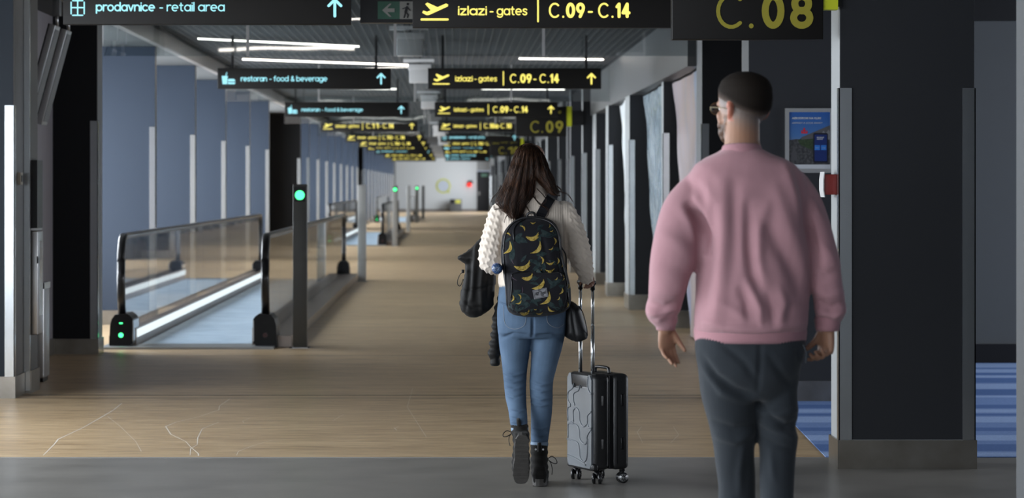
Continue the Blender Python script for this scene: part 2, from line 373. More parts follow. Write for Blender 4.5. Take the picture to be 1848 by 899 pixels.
MB().rbox(-.06, .62, END-.9, END-.4, 0, .72, .02).build('body', M['panel_grey'], bn)
bxo('yellow_flap', plain('yellow_flap', (.55, .55, .08), .5), bn, .25, .55, END-.93, END-.9, .48, .68); bxo('dark_flap', M['black'], bn, -.02, .18, END-.93, END-.9, .48, .68)

# ------------------------------------------------------------------ pillars and fins
def guard(root, xc, yc, sx, sy, z0, z1, w=.062, t=.006, m='polished'):
    """L-shaped steel corner guard on the corner (xc, yc); sx, sy = directions of the two flanges"""
    mb = MB(); xa, xb = sorted((xc-t*sx, xc+w*sx)); mb.box(xa, xb, yc-t*sy if sy > 0 else yc, yc if sy > 0 else yc+t, z0, z1)
    ya, yb = sorted((yc-t*sy, yc+w*sy)); xa, xb = sorted((xc-t*sx, xc)); mb.box(xa, xb, ya, yb, z0, z1)
    return mb.build('corner_guard', M[m], root)
def pillar(label, x0, x1, y0, y1, front, side=None, H=3.1, sk=.15, gtop=1.98, guards='lr', group=None, name='pillar', cat='pillar'):
    r = thing(name, ((x0+x1)/2, (y0+y1)/2, 0), label, cat, group)
    bxo('core', M[side or front], r, x0, x1, y0+.004, y1, sk, H)
    bxo('front_panel', M[front], r, x0+.002, x1-.002, y0, y0+.0035, sk+.002, H)
    bxo('skirting', M['skirt'], r, x0-.012, x1+.012, y0-.012, y1+.012, 0, sk)
    if 'l' in guards: guard(r, x0, y0, 1, 1, sk, gtop)
    if 'r' in guards: guard(r, x1, y0, -1, 1, sk, gtop)
    return r
# right row
pillar('dark panelled pillar with steel corner guards beside the gate sign, right foreground', 2.02, 2.72, 14.4, 14.72, 'dark_slate', 'pillar_side')
pillar('grey pillar edge with a steel guard cut off by the right frame edge', 2.175, 2.9, 10.42, 10.66, 'dark_slate', 'panel_grey', gtop=2.0)
pillar('dark wall block that carries the framed airport poster', 2.03, 3.0, 18.9, 19.35, 'slate_dark' if 'slate_dark' in M else 'dark_slate', 'panel_grey', sk=.14, guards='', gtop=1.98)
pillar('black pillar behind the man\'s head with a thin steel guard', 2.21, 2.62, 24.4, 24.95, 'black_lam', 'panel_grey', gtop=2.02, guards='l')
fin_lab = ['nearest', 'second nearest', 'third nearest', 'fourth nearest']
for k in range(5):
    for i, (xx, yy, dp) in enumerate([(2.2, 28.7, .25), (2.12, 32.9, .85), (2.10, 37.0, .6), (2.16, 41.3, .95)]):
        yy += RP*k
        if yy > END-2: continue
        far = '' if k == 0 else [' past the second gate sign', ' past the third gate', ' past the fourth gate', ' near the corridor end'][k-1]
        pillar(f'{fin_lab[i]} dark wall fin with pale side on the right{far}', xx, 2.62, yy, yy+dp, 'dark_slate', 'light_panel', sk=.18, gtop=2.02, guards='l', H=2.55, group='wall fins on the right', name='wall_fin', cat='fin')
    if k:
        nm = ['second', 'third', 'fourth', 'fifth'][k-1]
        if 14.6+RP*k < END: pillar(f'dark panelled pillar at the {nm} gate entrance on the right', 2.02, 2.72, 14.4+RP*k, 14.72+RP*k, 'dark_slate', 'light_panel', gtop=1.98)
        if 20+RP*k < END: pillar(f'dark wall block inside the {nm} gate entrance on the right', 2.03, 3.0, 18.9+RP*k, 19.35+RP*k, 'dark_slate', 'panel_grey', guards='l')
        if 25+RP*k < END: pillar(f'black pillar at the far side of the {nm} gate on the right', 2.21, 2.62, 24.4+RP*k, 24.95+RP*k, 'black_lam', 'panel_grey', guards='l')
# left row
pl = thing('pillar', (-3.3, 19.5, 0), 'dark blue pillar with a bright steel corner guard at the left frame edge', 'pillar')
bxo('core', plain('brown_black_panel', (.040, .036, .034), .45), pl, -3.75, -3.03, 19.2, 19.62, .15, 3.1)
bxo('front_panel', plain('navy_panel', (.010, .015, .022), .5, spec=.2), pl, -3.75, -3.035, 19.196, 19.2, .152, 3.1)
bxo('skirting', M['skirt'], pl, -3.765, -3.018, 19.185, 19.62, 0, .15)
guard(pl, -3.03, 19.196, -1, 1, .15, 2.03)
pb = thing('wall_panel', (-3.3, 19.85, 0), 'dark proud wall panel behind the left front pillar carrying the narrow cabinet', 'panel')
bxo('core', plain('brown_black_panel_b', (.040, .036, .034), .45), pb, -3.75, -2.99, 19.66, 20.04, .16, 3.1); bxo('skirting', M['skirt'], pb, -3.76, -2.975, 19.65, 20.05, 0, .16)
bxo('edge_trim', M['polished'], pb, -3.1, -2.985, 19.635, 19.66, .02, 2.9)
pillar('first black pillar on the left, just before the moving walkway', -3.48, -3.09, 24.2, 24.55, 'black_lam', 'panel_grey', H=3.1, gtop=2.04, guards='r', sk=.135)
pillar('second black pillar on the left, halfway along the blue fins', -4.2, -3.09, 56.8, 57.1, 'black_lam', 'panel_grey', H=2.95, gtop=2.04, guards='r')
pillar('third black pillar on the left, far down the corridor', -4.2, -3.09, 97.0, 97.3, 'black_lam', 'panel_grey', H=2.95, gtop=2.04, guards='r')
ordn = ['nearest', 'second', 'third', 'fourth', 'fifth', 'sixth', 'seventh', 'eighth', 'ninth', 'tenth', 'eleventh', 'twelfth']
for nm, ys in (('first', FIN_Y), ('second', FIN_Y2), ('third', FIN_Y3)):
    for i, y in enumerate(ys):
        pillar(f'{ordn[i]} blue-grey wall fin behind the {nm} black pillar on the left', WALLX, -3.14, y, y+.16, 'fin_blue', 'fascia', H=2.95, sk=.15, gtop=2.1, guards='r', group='blue wall fins on the left', name='wall_fin', cat='fin')

# advertising films in the right-hand bays
def film(name, label, y0, y1, x0, x1, mat, z1=2.53, bow=.10):
    vs = []; fs = []; nu, nv = 26, 60
    for j in range(nv+1):
        v = j/nv
        for i in range(nu+1):
            u = i/nu; yy = y0+(y1-y0)*(u*(1-.25*(1-v)*u)) ; z = .02+(z1-.02)*v
            xx = x0+(x1-x0)*u + .10*u*(1-v)+.012*math.sin(9*u+5*v)*(1-v)+.006*math.sin(23*v+7*u)+.006*math.sin(17*u-11*v)
            vs.append((xx, yy, z))
    for j in range(nv):
        for i in range(nu): a = j*(nu+1)+i; fs.append((a, a+1, a+nu+2, a+nu+1))
    n0 = len(vs); vs += [(x+.004, y, z) for x, y, z in vs]
    fs += [tuple(reversed([q+n0 for q in f])) for f in fs]
    o = MB().add(vs, fs, True).build(name, mat)
    return tag(o, label, 'banner', 'printed films hung in the right bays')
M['film_a'] = ramp_noise('pastel_film', [(.20, .28, .44), (.36, .35, .45), (.44, .35, .33), (.27, .35, .48)], .7, .25, 3, dist=.6, bump=.1, sv=(1, .5, .4))
M['film_b'] = ramp_noise('ice_film', [(.09, .14, .19), (.17, .24, .29), (.34, .39, .42), (.14, .21, .27)], 3.2, .22, 6, dist=1.0, bump=.1)
M['film_c'] = ramp_noise('pale_film', [(.62, .68, .72), (.80, .83, .84), (.50, .58, .64)], 2.0, .3, 4, dist=.5)
film('banner_film', 'pastel blue and pink film banner beside the black pillar on the right', 24.98, 28.66, 2.26, 2.295, M['film_a'])
film('banner_film', 'icy blue marbled film banner between the first two right fins', 29.0, 32.85, 2.225, 2.285, M['film_b'])
film('banner_film', 'pale white film banner between the second and third right fins', 33.8, 36.95, 2.135, 2.26, M['film_c'])
# block wall in the fourth bay: each pale block is its own piece
bw = thing('block_wall', (2.4, 39.4, 0), 'pale grey block wall in the fourth bay on the right', 'wall')
bxo('core', M['panel_grey'], bw, 2.42, 2.60, 37.65, 41.25, .18, 2.53)
bxo('skirting', M['skirt'], bw, 2.38, 2.62, 37.62, 41.28, 0, .18)
me = None
for r in range(9):
    off = .3 if r % 2 else 0
    yy = 37.65-off
    while yy < 41.2:
        a, b = max(yy, 37.65)+.006, min(yy+.6, 41.25)-.006
        if b-a > .05: bxo('block', M['light_panel'], bw, 2.395, 2.42, a, b, .19+r*.26, .19+r*.26+.248)
        yy += .6
rb = thing('call_point', (2.37, 40.2, 1.5), 'small red call point on the pale block wall', 'alarm')
bxo('red_body', M['red'], rb, 2.33, 2.394, 40.1, 40.22, 1.44, 1.56); bxo('white_rim', M['white'], rb, 2.32, 2.33, 40.09, 40.23, 1.43, 1.57)

# ------------------------------------------------------------------ poster, red box, left fittings
def text_mb(body, width=None, size=.1, bold=0., shear=0., spacing=1.):
    cu = bpy.data.curves.new('txt', 'FONT'); cu.body = body; cu.size = size; cu.offset = bold; cu.shear = shear; cu.space_character = spacing; cu.resolution_u = 4
    cu.fill_mode = 'FRONT'; cu.extrude = .0
    o = bpy.data.objects.new('txt', cu); COL.objects.link(o)
    dg = bpy.context.evaluated_depsgraph_get(); me = bpy.data.meshes.new_from_object(o.evaluated_get(dg))
    vs = [v.co.copy() for v in me.vertices]; fs = [tuple(p.vertices) for p in me.polygons]
    bpy.data.objects.remove(o); bpy.data.curves.remove(cu); bpy.data.meshes.remove(me)
    x0 = min(v.x for v in vs); x1 = max(v.x for v in vs)
    k = (width/(x1-x0)) if width else 1
    return [((v.x-x0)*k, v.y) for v in vs], fs, (x1-x0)*k
def text(name, body, x, y, z, mat, parent, width=None, size=.1, bold=0., shear=0., spacing=1.):
    """flat lettering facing the camera side (-Y); x = left end, z = baseline"""
    vs, fs, w = text_mb(body, width, size, bold, shear, spacing)
    me = bpy.data.meshes.new(name); me.from_pydata([(x+u, y, z+v) for u, v in vs], [], [tuple(f) for f in fs]); me.update()
    return link(name, me, mat, parent)
M['print_white'] = plain('print_white', (.38, .40, .43), .5); M['print_red'] = plain('print_red', (.42, .01, .02), .4)
po = thing('poster_frame', (2.44, 18.88, 1.78), 'aluminium framed blue airport app poster on the dark block', 'poster')
s0 = FPX/18.88
def PX(px): return (px-CX)/s0
def PZ(py): return EYE+(CY-py)/s0
YF = 18.88
fr = MB(); x0, x1, z0, z1 = PX(1417), PX(1502.5), PZ(312), PZ(195.5); t = .026
fr.box(x0, x1, YF-.012, YF+.02, z1-t, z1).box(x0, x1, YF-.012, YF+.02, z0, z0+t).box(x0, x0+t, YF-.012, YF+.02, z0+t, z1-t).box(x1-t*.55, x1, YF-.012, YF+.02, z0+t, z1-t)
fr.build('frame', M['frame_alu'], po)
bxo('sheet', M['print_white'], po, x0+t, x1-t*.5, YF, YF+.01, z0+t, z1-t)
def quad(name, pts, mat, y, parent=po, d=.0006): return MB().prism([(PX(a), PZ(b)) for a, b in pts], d, 'y', y).build(name, mat, parent)
def sky_mat():
    m, nt, N, L, p = nodes_of('poster_sky_print'); tc = N.new('ShaderNodeTexCoord'); sx = N.new('ShaderNodeSeparateXYZ'); L.new(tc.outputs['Object'], sx.inputs[0])
    mr = N.new('ShaderNodeMapRange'); mr.inputs['From Min'].default_value = -.05; mr.inputs['From Max'].default_value = .18; L.new(sx.outputs['Z'], mr.inputs['Value'])
    cr = N.new('ShaderNodeValToRGB'); e = cr.color_ramp.elements; e[0].color = (.12, .15, .20, 1); e[1].color = (.015, .07, .25, 1); k = cr.color_ramp.elements.new(.35); k.color = (.04, .11, .27, 1)
    L.new(mr.outputs[0], cr.inputs[0]); L.new(cr.outputs[0], p.inputs['Base Color']); p.inputs['Roughness'].default_value = .35; return m
quad('print_sky', [(1424, 202), (1498, 202), (1498, 254), (1424, 254)], sky_mat(), YF-.0012)
quad('print_ground', [(1424, 253), (1437, 251), (1447, 252), (1465, 250), (1498, 250), (1498, 297), (1424, 297)], ramp_noise('poster_ground_print', [(.012, .013, .016), (.03, .032, .035), (.06, .06, .065)], 60, .4, 4), YF-.0018)
quad('print_trees', [(1440, 253), (1447, 249), (1460, 248), (1470, 250), (1470, 272), (1458, 268), (1444, 261)], ramp_noise('poster_tree_print', [(.008, .02, .008), (.03, .05, .02)], 80, .4), YF-.0022)
quad('print_roof', [(1446, 248), (1498, 226), (1498, 241), (1470, 250), (1446, 252)], plain('poster_roof_print', (.06, .06, .065), .4), YF-.0026)
quad('print_canopy', [(1470, 249), (1476, 241), (1480, 245), (1486, 236), (1490, 241), (1495, 234), (1498, 238), (1498, 252), (1470, 252)], plain('poster_canopy_print', (.14, .145, .155), .4), YF-.003)
quad('print_road', [(1431, 264), (1434, 264), (1440, 290), (1426, 290)], plain('poster_road_print', (.045, .045, .05), .4), YF-.0022)
ph = [(1469.5, 240), (1492, 240), (1494, 242), (1494, 292), (1492, 294), (1469.5, 294), (1467.5, 292), (1467.5, 242)]
quad('print_phone', ph, plain('poster_phone_body', (.008, .009, .018), .3), YF-.0034)
quad('print_phone_screen', [(1470, 243), (1492, 243), (1492, 291), (1470, 291)], plain('poster_phone_screen', (.008, .02, .10), .3), YF-.004)
quad('print_button', [(1470, 262), (1479.5, 262), (1479.5, 271), (1470, 271)], plain('poster_button', (.02, .12, .40), .3), YF-.0046)
quad('print_button', [(1481.5, 262), (1491, 262), (1491, 271), (1481.5, 271)], plain('poster_button_b', (.02, .12, .40), .3), YF-.0046)
text('lettering', 'AERODROM NA KLIK!', PX(1429), YF-.003, PZ(215), M['print_white'], po, 52.5/s0, .0185, .0006)
text('lettering', 'AIRPORT A CLICK AWAY!', PX(1429), YF-.003, PZ(223.5), M['print_white'], po, 55/s0, .0165, 0, .22)
text('lettering', 'BELGRADE', PX(1474), YF-.0050, PZ(249), M['print_white'], po, 13/s0, .010, .0003)
text('lettering', 'AIRPORT', PX(1474), YF-.0050, PZ(252), M['print_white'], po, 11/s0, .010, .0003)
text('lettering', 'more', PX(1471.5), YF-.005, PZ(267.5), M['print_white'], po, 6/s0, .008); text('lettering', 'info', PX(1483.5), YF-.005, PZ(267.5), M['print_white'], po, 6/s0, .008)
quad('print_arrow', [(1450, 231), (1452.6, 231), (1452.6, 235), (1455, 235), (1451.3, 239), (1447.6, 235), (1450, 235)], M['print_red'], YF-.003)
quad('print_tray', [(1446, 236), (1448, 236), (1448, 238.6), (1455, 238.6), (1455, 236), (1457, 236), (1457, 241), (1446, 241)], M['print_red'], YF-.0028)
rbx = thing('fire_call_box', (1.99, 14.55, 1.49), 'red fire alarm box with white cover on the right pillar side', 'alarm')
MB().rbox(1.948, 2.018, 14.47, 14.60, 1.425, 1.532, .006).build('red_body', M['red'], rbx)
MB().prism([(1.948, 1.412), (1.941, 1.45), (1.941, 1.505), (1.947, 1.545), (1.951, 1.545), (1.947, 1.505), (1.947, 1.45), (1.952, 1.412)], .15, 'y', 14.46).build('white_cover', M['white'], rbx)

# left fittings
dsp = thing('wall_cabinet', (-2.96, 19.86, .4), 'tall narrow steel cabinet with dark upper half on the left panel', 'cabinet')
bxo('upper_box', M['black'], dsp, -2.99, -2.945, 19.72, 19.98, 1.17, 1.655); bxo('upper_frame', M['steel'], dsp, -2.99, -2.95, 19.70, 20.0, 1.155, 1.17)
MB().rbox(-2.99, -2.942, 19.72, 19.98, .41, 1.15, .008).build('lower_frame', M['steel'], dsp); bxo('recess', M['black'], dsp, -2.945, -2.938, 19.70, 19.73, .92, .97)
bxo('inner_door', M['polished'], dsp, -2.943, -2.937, 19.78, 19.92, .55, 1.08)
sw = thing('switch_box', (-3.02, 19.4, 1.5), 'tiny beige switch plate on the side of the left pillar', 'switch')
bxo('plate', plain('beige_plate', (.25, .23, .19), .5), sw, -3.03, -3.008, 19.36, 19.47, 1.48, 1.565); bxo('rocker', M['black'], sw, -3.008, -3.004, 19.39, 19.44, 1.50, 1.545)
sb = thing('steel_bin', (-3.1, 20.9, 0), 'slim brushed steel waste bin standing behind the left wall panel', 'bin')
MB().rbox(-3.20, -3.05, 20.75, 21.05, .03, .73, .012).build('body', M['steel'], sb); bxo('plinth', M['black'], sb, -3.19, -3.06, 20.77, 21.03, 0, .03); bxo('lid', M['polished'], sb, -3.205, -3.045, 20.745, 21.055, .70, .745)
def screen(y, label):
    r = thing('hanging_screen', (-3.12, y, 2.9), label, 'screen', 'tilted screens hung by the left wall')
    a = math.radians(15); Mx = Matrix.Translation((-3.12, y, 2.74)) @ Matrix.Rotation(a, 4, 'Y')
    mb = MB().rbox(-.052, -.0, -.14, .14, -.80, 0, .006); mb.xf(Mx); mb.build('casing', M['frame_alu'], r)
    mb = MB().box(.0, .004, -.12, .12, -.77, -.03); mb.xf(Mx); mb.build('display', M['panel_grey'], r)
    mb = MB().box(-.06, -.052, -.14, .14, -.80, 0); mb.xf(Mx); mb.build('back_cover', M['black'], r)
    MB().tube([(-3.13, y, 2.74), (-3.13, y, 2.84)], .014, 8).build('hanger_pole', M['steel'], r)
    MB().rbox(-3.16, -3.10, y-.05, y+.05, 2.82, 2.95, .005).build('ceiling_mount', M['panel_grey'], r)
screen(22.0, 'nearer tilted information screen seen edge-on by the left wall'); screen(22.66, 'farther tilted information screen behind the first one by the left wall')

# ------------------------------------------------------------------ moving walkways
def walkway(y0, y1, nm, lit, k):
    r = thing('moving_walkway', (-2.35, y0, 0), f'{nm} moving walkway with glass balustrades and black handrails', 'walkway', 'moving walkways')
    bxo('belt', M['belt'], r, -2.87, -1.83, y0+.35, y1-.35, .0, .012)
    for a in (y0-.25, y1-.35): bxo('comb_plate', M['comb'], r, -3.16, -1.60, a, a+.6, 0, .018)
    for x0, x1, xi, xh in ((-3.13, -2.88, -2.88, -3.0), (-1.82, -1.46, -1.82, -1.69)):
        s = 1 if xi == -2.88 else -1
        mb = MB(); mb.box(x0, x1, y0+.15, y1-.1, 0, .10); mb.box(min(xi, xi-.06*s), max(xi, xi-.06*s), y0+.15, y1-.1, .10, .17); mb.build('skirt_deck', M['deck'], r)
        bxo('skirt_light', M['strip'], r, min(xi, xi+.006*s), max(xi, xi+.006*s), y0+.2, y1-.1, .085, .158)
        # glass: separate panes with joints
        ys = np.linspace(y0+.2, y1-.05, 10)
        for a, b in zip(ys[:-1], ys[1:]): bxo('glass_panel', M['glass'], r, xh-.006, xh+.006, a+.004, b-.004, .10, 1.0)
        # handrail: over the top, round both ends
        prof = []
        for t in np.linspace(-100, 90, 10): prof.append((y0+.30-.22*math.cos(math.radians(t)) if t < 90 else y0+.30, 0, 0))
        path = []
        R = .26
        path += [(xh, y0+.06, .30), (xh, y0-.005, .46), (xh, y0-.03, .62), (xh, y0-.02, .78)]
        for t in np.linspace(-10, 90, 7): path.append((xh, y0+.22-.24*math.cos(math.radians(t)), .795+.225*math.sin(math.radians(t))))
        end = [(xh, y1-.22+.24*math.sin(math.radians(t)), .795+.225*math.cos(math.radians(t))) for t in np.linspace(0, 100, 7)]
        path += end+[(xh, y1+.03, .62), (xh, y1, .46), (xh, y1-.06, .30)]
        hv = MB(); n = len(path); vs = []; fs = []
        for i, p in enumerate(path):
            q0 = Vector(path[max(0, i-1)]); q1 = Vector(path[min(n-1, i+1)]); t = (q1-q0).normalized(); nn = Vector((0, -t.z, t.y))
            for u, w in ((-.038, -.012), (-.034, .010), (-.018, .020), (.018, .020), (.034, .010), (.038, -.012)): vs.append(Vector(p)+Vector((u, 0, 0))+nn*w)
        for i in range(n-1):
            for j in range(6): fs.append((i*6+j, i*6+(j+1) % 6, (i+1)*6+(j+1) % 6, (i+1)*6+j))
        fs += [tuple(range(6)), tuple((n-1)*6+j for j in range(5, -1, -1))]
        hv.add(vs, fs, True).build('handrail', M['rubber'], r)
        bxo('rail_track', M['polished'], r, xh-.02, xh+.02, y0+.25, y1-.25, .985, 1.003)
        # newel boxes at both ends
        for e, (ya, yb) in enumerate(((y0-.02, y0+.42), (y1-.42, y1+.02))):
            c = xh; pr = [(c-.108, 0), (c-.100, .20), (c-.085, .26), (c-.055, .30), (c+.055, .31), (c+.09, .285), (c+.108, .26), (c+.108, .04), (c+.09, .03), (c+.09, 0)]
            if s < 0: pr = [(2*c-u, w) for u, w in reversed(pr)]
            nb = MB().prism(pr, yb-ya, 'y', ya).build('newel_box', M['black'], r)
            mb = MB().box(c+.108*s-.004, c+.108*s+.006, ya-.004, yb, .06, .25); mb.build('newel_trim', M['polished'], r)
            if e == 0:
                on = (s > 0) == lit
                MB().disc((c, ya-.006, .115), .022, 'y', .006, 16).build('signal_lamp', M['green'] if on else plain('dark_red_lamp', (.05, .006, .006), .3), r)
                bxo('signal_bar', M['green'] if on else M['black'], r, c-.015, c+.015, ya-.004, ya, .218, .23)
    return r
walkway(25.2, 43.6, 'nearest', True, 0); walkway(68.4, 87.7, 'middle', True, 1); walkway(112, 131, 'farthest', True, 2)
def post(y, label, lit, x=-1.37, dark=True):
    r = thing('signal_post', (x, y, 0), label, 'post', 'signal posts beside the walkways')
    MB().rbox(x-.063, x+.063, y, y+.14, 0, 1.487, .004).build('shaft', M['post_shaded' if dark else 'post'], r)
    bxo('cap', M['black'], r, x-.05, x+.05, y-.004, y, 1.33, 1.465) if lit else bxo('cap', M['steel'], r, x-.05, x+.05, y+.14, y+.144, 1.33, 1.465)
    if lit: MB().disc((x, y-.010, 1.388), .043, 'y', .008, 24).build('signal_lamp', M['green'], r)
    bxo('base_plate', M['steel'], r, x-.09, x+.09, y-.02, y+.16, 0, .008)
    if lit:
        MB().disc((x-.08, y-.03, .004), .012, 'z', .012, 8).build('bolt', M['black'], r); MB().disc((x+.083, y-.03, .004), .012, 'z', .012, 8).build('bolt', M['black'], r)
M['post'] = plain('post_grey', (.30, .30, .29), .4, .3, var=.05); M['post_shaded'] = plain('post_grey_shaded', (.065, .065, .06), .4, .3, var=.05)  # second grey is the same post finish with shade put into its colour
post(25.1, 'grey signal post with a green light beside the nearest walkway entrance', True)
post(42.6, 'plain grey post at the far end of the nearest walkway', False, dark=False)
post(67.8, 'signal post with green light at the middle walkway entrance', True, dark=False)
post(89.0, 'plain grey post at the far end of the middle walkway', False, dark=False)
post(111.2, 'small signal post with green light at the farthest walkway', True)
post(124.0, 'thin plain post beside the farthest walkway', False, x=-1.25)

# ------------------------------------------------------------------ hanging signs
def stroke(mb, a, b, w, y, d=.002, n=6):
    """round-ended stroke in the XZ plane"""
    ax, az = a; bx, bz = b; t = math.atan2(bz-az, bx-ax); pts = []
    for i in range(n+1): th = t+PI/2+PI*i/n; pts.append((ax+w/2*math.cos(th), az+w/2*math.sin(th)))
    for i in range(n+1): th = t-PI/2+PI*i/n; pts.append((bx+w/2*math.cos(th), bz+w/2*math.sin(th)))
    mb.prism(pts, d, 'y', y)
def arc(cx, cy, rx, ry, a0, a1, n=14): return [(cx+rx*math.cos(math.radians(a0+(a1-a0)*i/n)), cy+ry*math.sin(math.radians(a0+(a1-a0)*i/n))) for i in range(n+1)]
O_ = arc(.5, .5, .5, .5, 0, 360, 18)
GLY = {'a': (1., [O_, [(1, 0), (1, 1)]]), 'b': (1., [O_, [(0, 0), (0, 1.45)]]), 'c': (.88, [arc(.5, .5, .5, .5, 48, 312)]), 'd': (1., [O_, [(1, 0), (1, 1.45)]]), 'e': (1., [arc(.5, .5, .5, .5, 0, 300, 16), [(0, .5), (1, .5)]]),
  'f': (.62, [[(.25, 0), (.25, 1.1)]+arc(.58, 1.1, .33, .34, 180, 90, 5), [(0, .95), (.55, .95)]]), 'g': (1., [O_, [(1, 1), (1, 0)]+arc(.5, -.02, .5, .42, 0, -150, 8)]), 'i': (0., [[(0, 0), (0, 1)], [(0, 1.36), (0, 1.38)]]), 'l': (0., [[(0, 0), (0, 1.45)]]),
  'n': (.9, [[(0, 0), (0, 1)], arc(.45, .55, .45, .45, 180, 0, 9)+[(.9, 0)]]), 'o': (1., [O_]), 'p': (1., [O_, [(0, 1), (0, -.42)]]), 'r': (.55, [[(0, 0), (0, 1)], arc(.45, .55, .45, .45, 180, 65, 6)]),
  's': (.74, [[(.72, .84), (.55, .99), (.28, .99), (.08, .86), (.1, .66), (.3, .55), (.5, .47), (.70, .35), (.71, .14), (.52, .0), (.22, .0), (.02, .14)]]), 't': (.6, [[(.25, 1.34), (.25, .25)]+arc(.5, .25, .25, .25, 180, 280, 5), [(0, .97), (.55, .97)]]), 'v': (.84, [[(0, 1), (.42, 0), (.84, 1)]]),
  'z': (.78, [[(0, 1), (.76, 1), (0, 0), (.78, 0)]]), '&': (1., [[(1.0, .0), (.32, .85), (.26, 1.12), (.42, 1.36), (.64, 1.32), (.70, 1.05), (.25, .62), (.06, .34), (.24, .03), (.6, .03), (.96, .55)]]), '-': (.45, [[(0, .5), (.45, .5)]]), '.': (0., [[(0, .02), (0, .04)]]), ' ': (.22, []),
  'C': (.98, [arc(.58, .71, .58, .71, 48, 312, 16)]), '0': (.9, [arc(.45, .71, .45, .71, 0, 360, 18)]), '1': (.32, [[(0, 1.12), (.32, 1.42), (.32, 0)]]), '2': (.85, [arc(.42, 1.0, .42, .42, 165, -35, 9)+[(0, 0), (.85, 0)]]),
  '3': (.82, [arc(.38, 1.06, .36, .36, 150, -90, 9), arc(.4, .36, .42, .36, 90, -150, 9)]), '4': (.9, [[(.62, 0), (.62, 1.42), (0, .42), (.9, .42)]]), '8': (.84, [arc(.42, 1.06, .36, .36, 0, 360, 14), arc(.42, .37, .42, .37, 0, 360, 14)]), '9': (.86, [arc(.43, .98, .43, .44, 0, 360, 14), [(.86, .98), (.80, .72), (.38, 0)]])}
def stext(name, body, x, y, z, mat, parent, unit, w, width=None, gap=.30):
    """rounded single-stroke lettering facing -Y: unit = x-height, w = stroke width, width = overall width"""
    tot = sum(GLY[c][0] for c in body)+gap*(len(body)-1); k = ((width-w)/(tot*unit)) if width else 1.; mb = MB(); u = 0; nst = 0
    for c in body:
        if c == ' ' and mb.v: mb.build(name, mat, parent); mb = MB()      # each word is its own piece
        adv, pls = GLY[c]
        for pl in pls:
            for p, q in zip(pl[:-1], pl[1:]):
                nst += 1; stroke(mb, (x+w/2+(u+p[0])*unit*k, z+w/2+p[1]*(unit-w*.6)), (x+w/2+(u+q[0])*unit*k, z+w/2+q[1]*(unit-w*.6)), w, y-nst*4e-6*(1+w*40), .002, 5)
        u += adv+gap
    return mb.build(name, mat, parent)
def icon_arrow(x, z, y, h=.105):
    m = MB(); w = .018; stroke(m, (x, z), (x, z+h-.01), w, y); stroke(m, (x, z+h-.008), (x-.040, z+h-.048), w, y-.0003); stroke(m, (x, z+h-.008), (x+.040, z+h-.048), w, y-.0006); return m
def icon_plane(x, z, y):
    m = MB(); stroke(m, (x+.008, z+.008), (x+.178, z+.008), .014, y)
    P = [(.012, .052), (.02, .066), (.045, .058), (.068, .068), (.032, .108), (.046, .118), (.112, .088), (.168, .112), (.182, .104), (.178, .092), (.055, .036), (.04, .036)]
    m.prism([(x+u, z+v) for u, v in P], .002, 'y', y); return m
def icon_gift(x, z, y):
    m = MB(); w = .009
    for a, b in (((.0, .01), (.0, .085)), ((.085, .01), (.085, .085)), ((.01, 0), (.075, 0)), ((.01, .095), (.075, .095)), ((.0425, 0), (.0425, .095)), ((.0, .05), (.085, .05)),
                 ((.0425, .095), (.015, .125)), ((.0425, .095), (.07, .125)), ((.015, .125), (.035, .13)), ((.07, .125), (.05, .13)), ((.035, .13), (.0425, .095)), ((.05, .13), (.0425, .095))):
        stroke(m, (x+a[0], z+a[1]), (x+b[0], z+b[1]), w, y-random.random()*.0008)
    return m
def icon_food(x, z, y):
    m = MB(); m.prism([(x+.01, z), (x+.058, z), (x+.066, z+.09), (x+.0, z+.09)], .002, 'y', y); stroke(m, (x+.045, z+.09), (x+.055, z+.125), .009, y-.0004)
    m.prism([(x+.07, z), (x+.14, z), (x+.145, z+.012), (x+.145, z+.022), (x+.065, z+.022), (x+.065, z+.012)], .002, 'y', y)
    m.prism([(x+.065, z+.030), (x+.145, z+.030), (x+.142, z+.05), (x+.13, z+.058), (x+.08, z+.058), (x+.068, z+.05)], .002, 'y', y); return m
SZ, SH, SW = 2.52, .224, 1.87
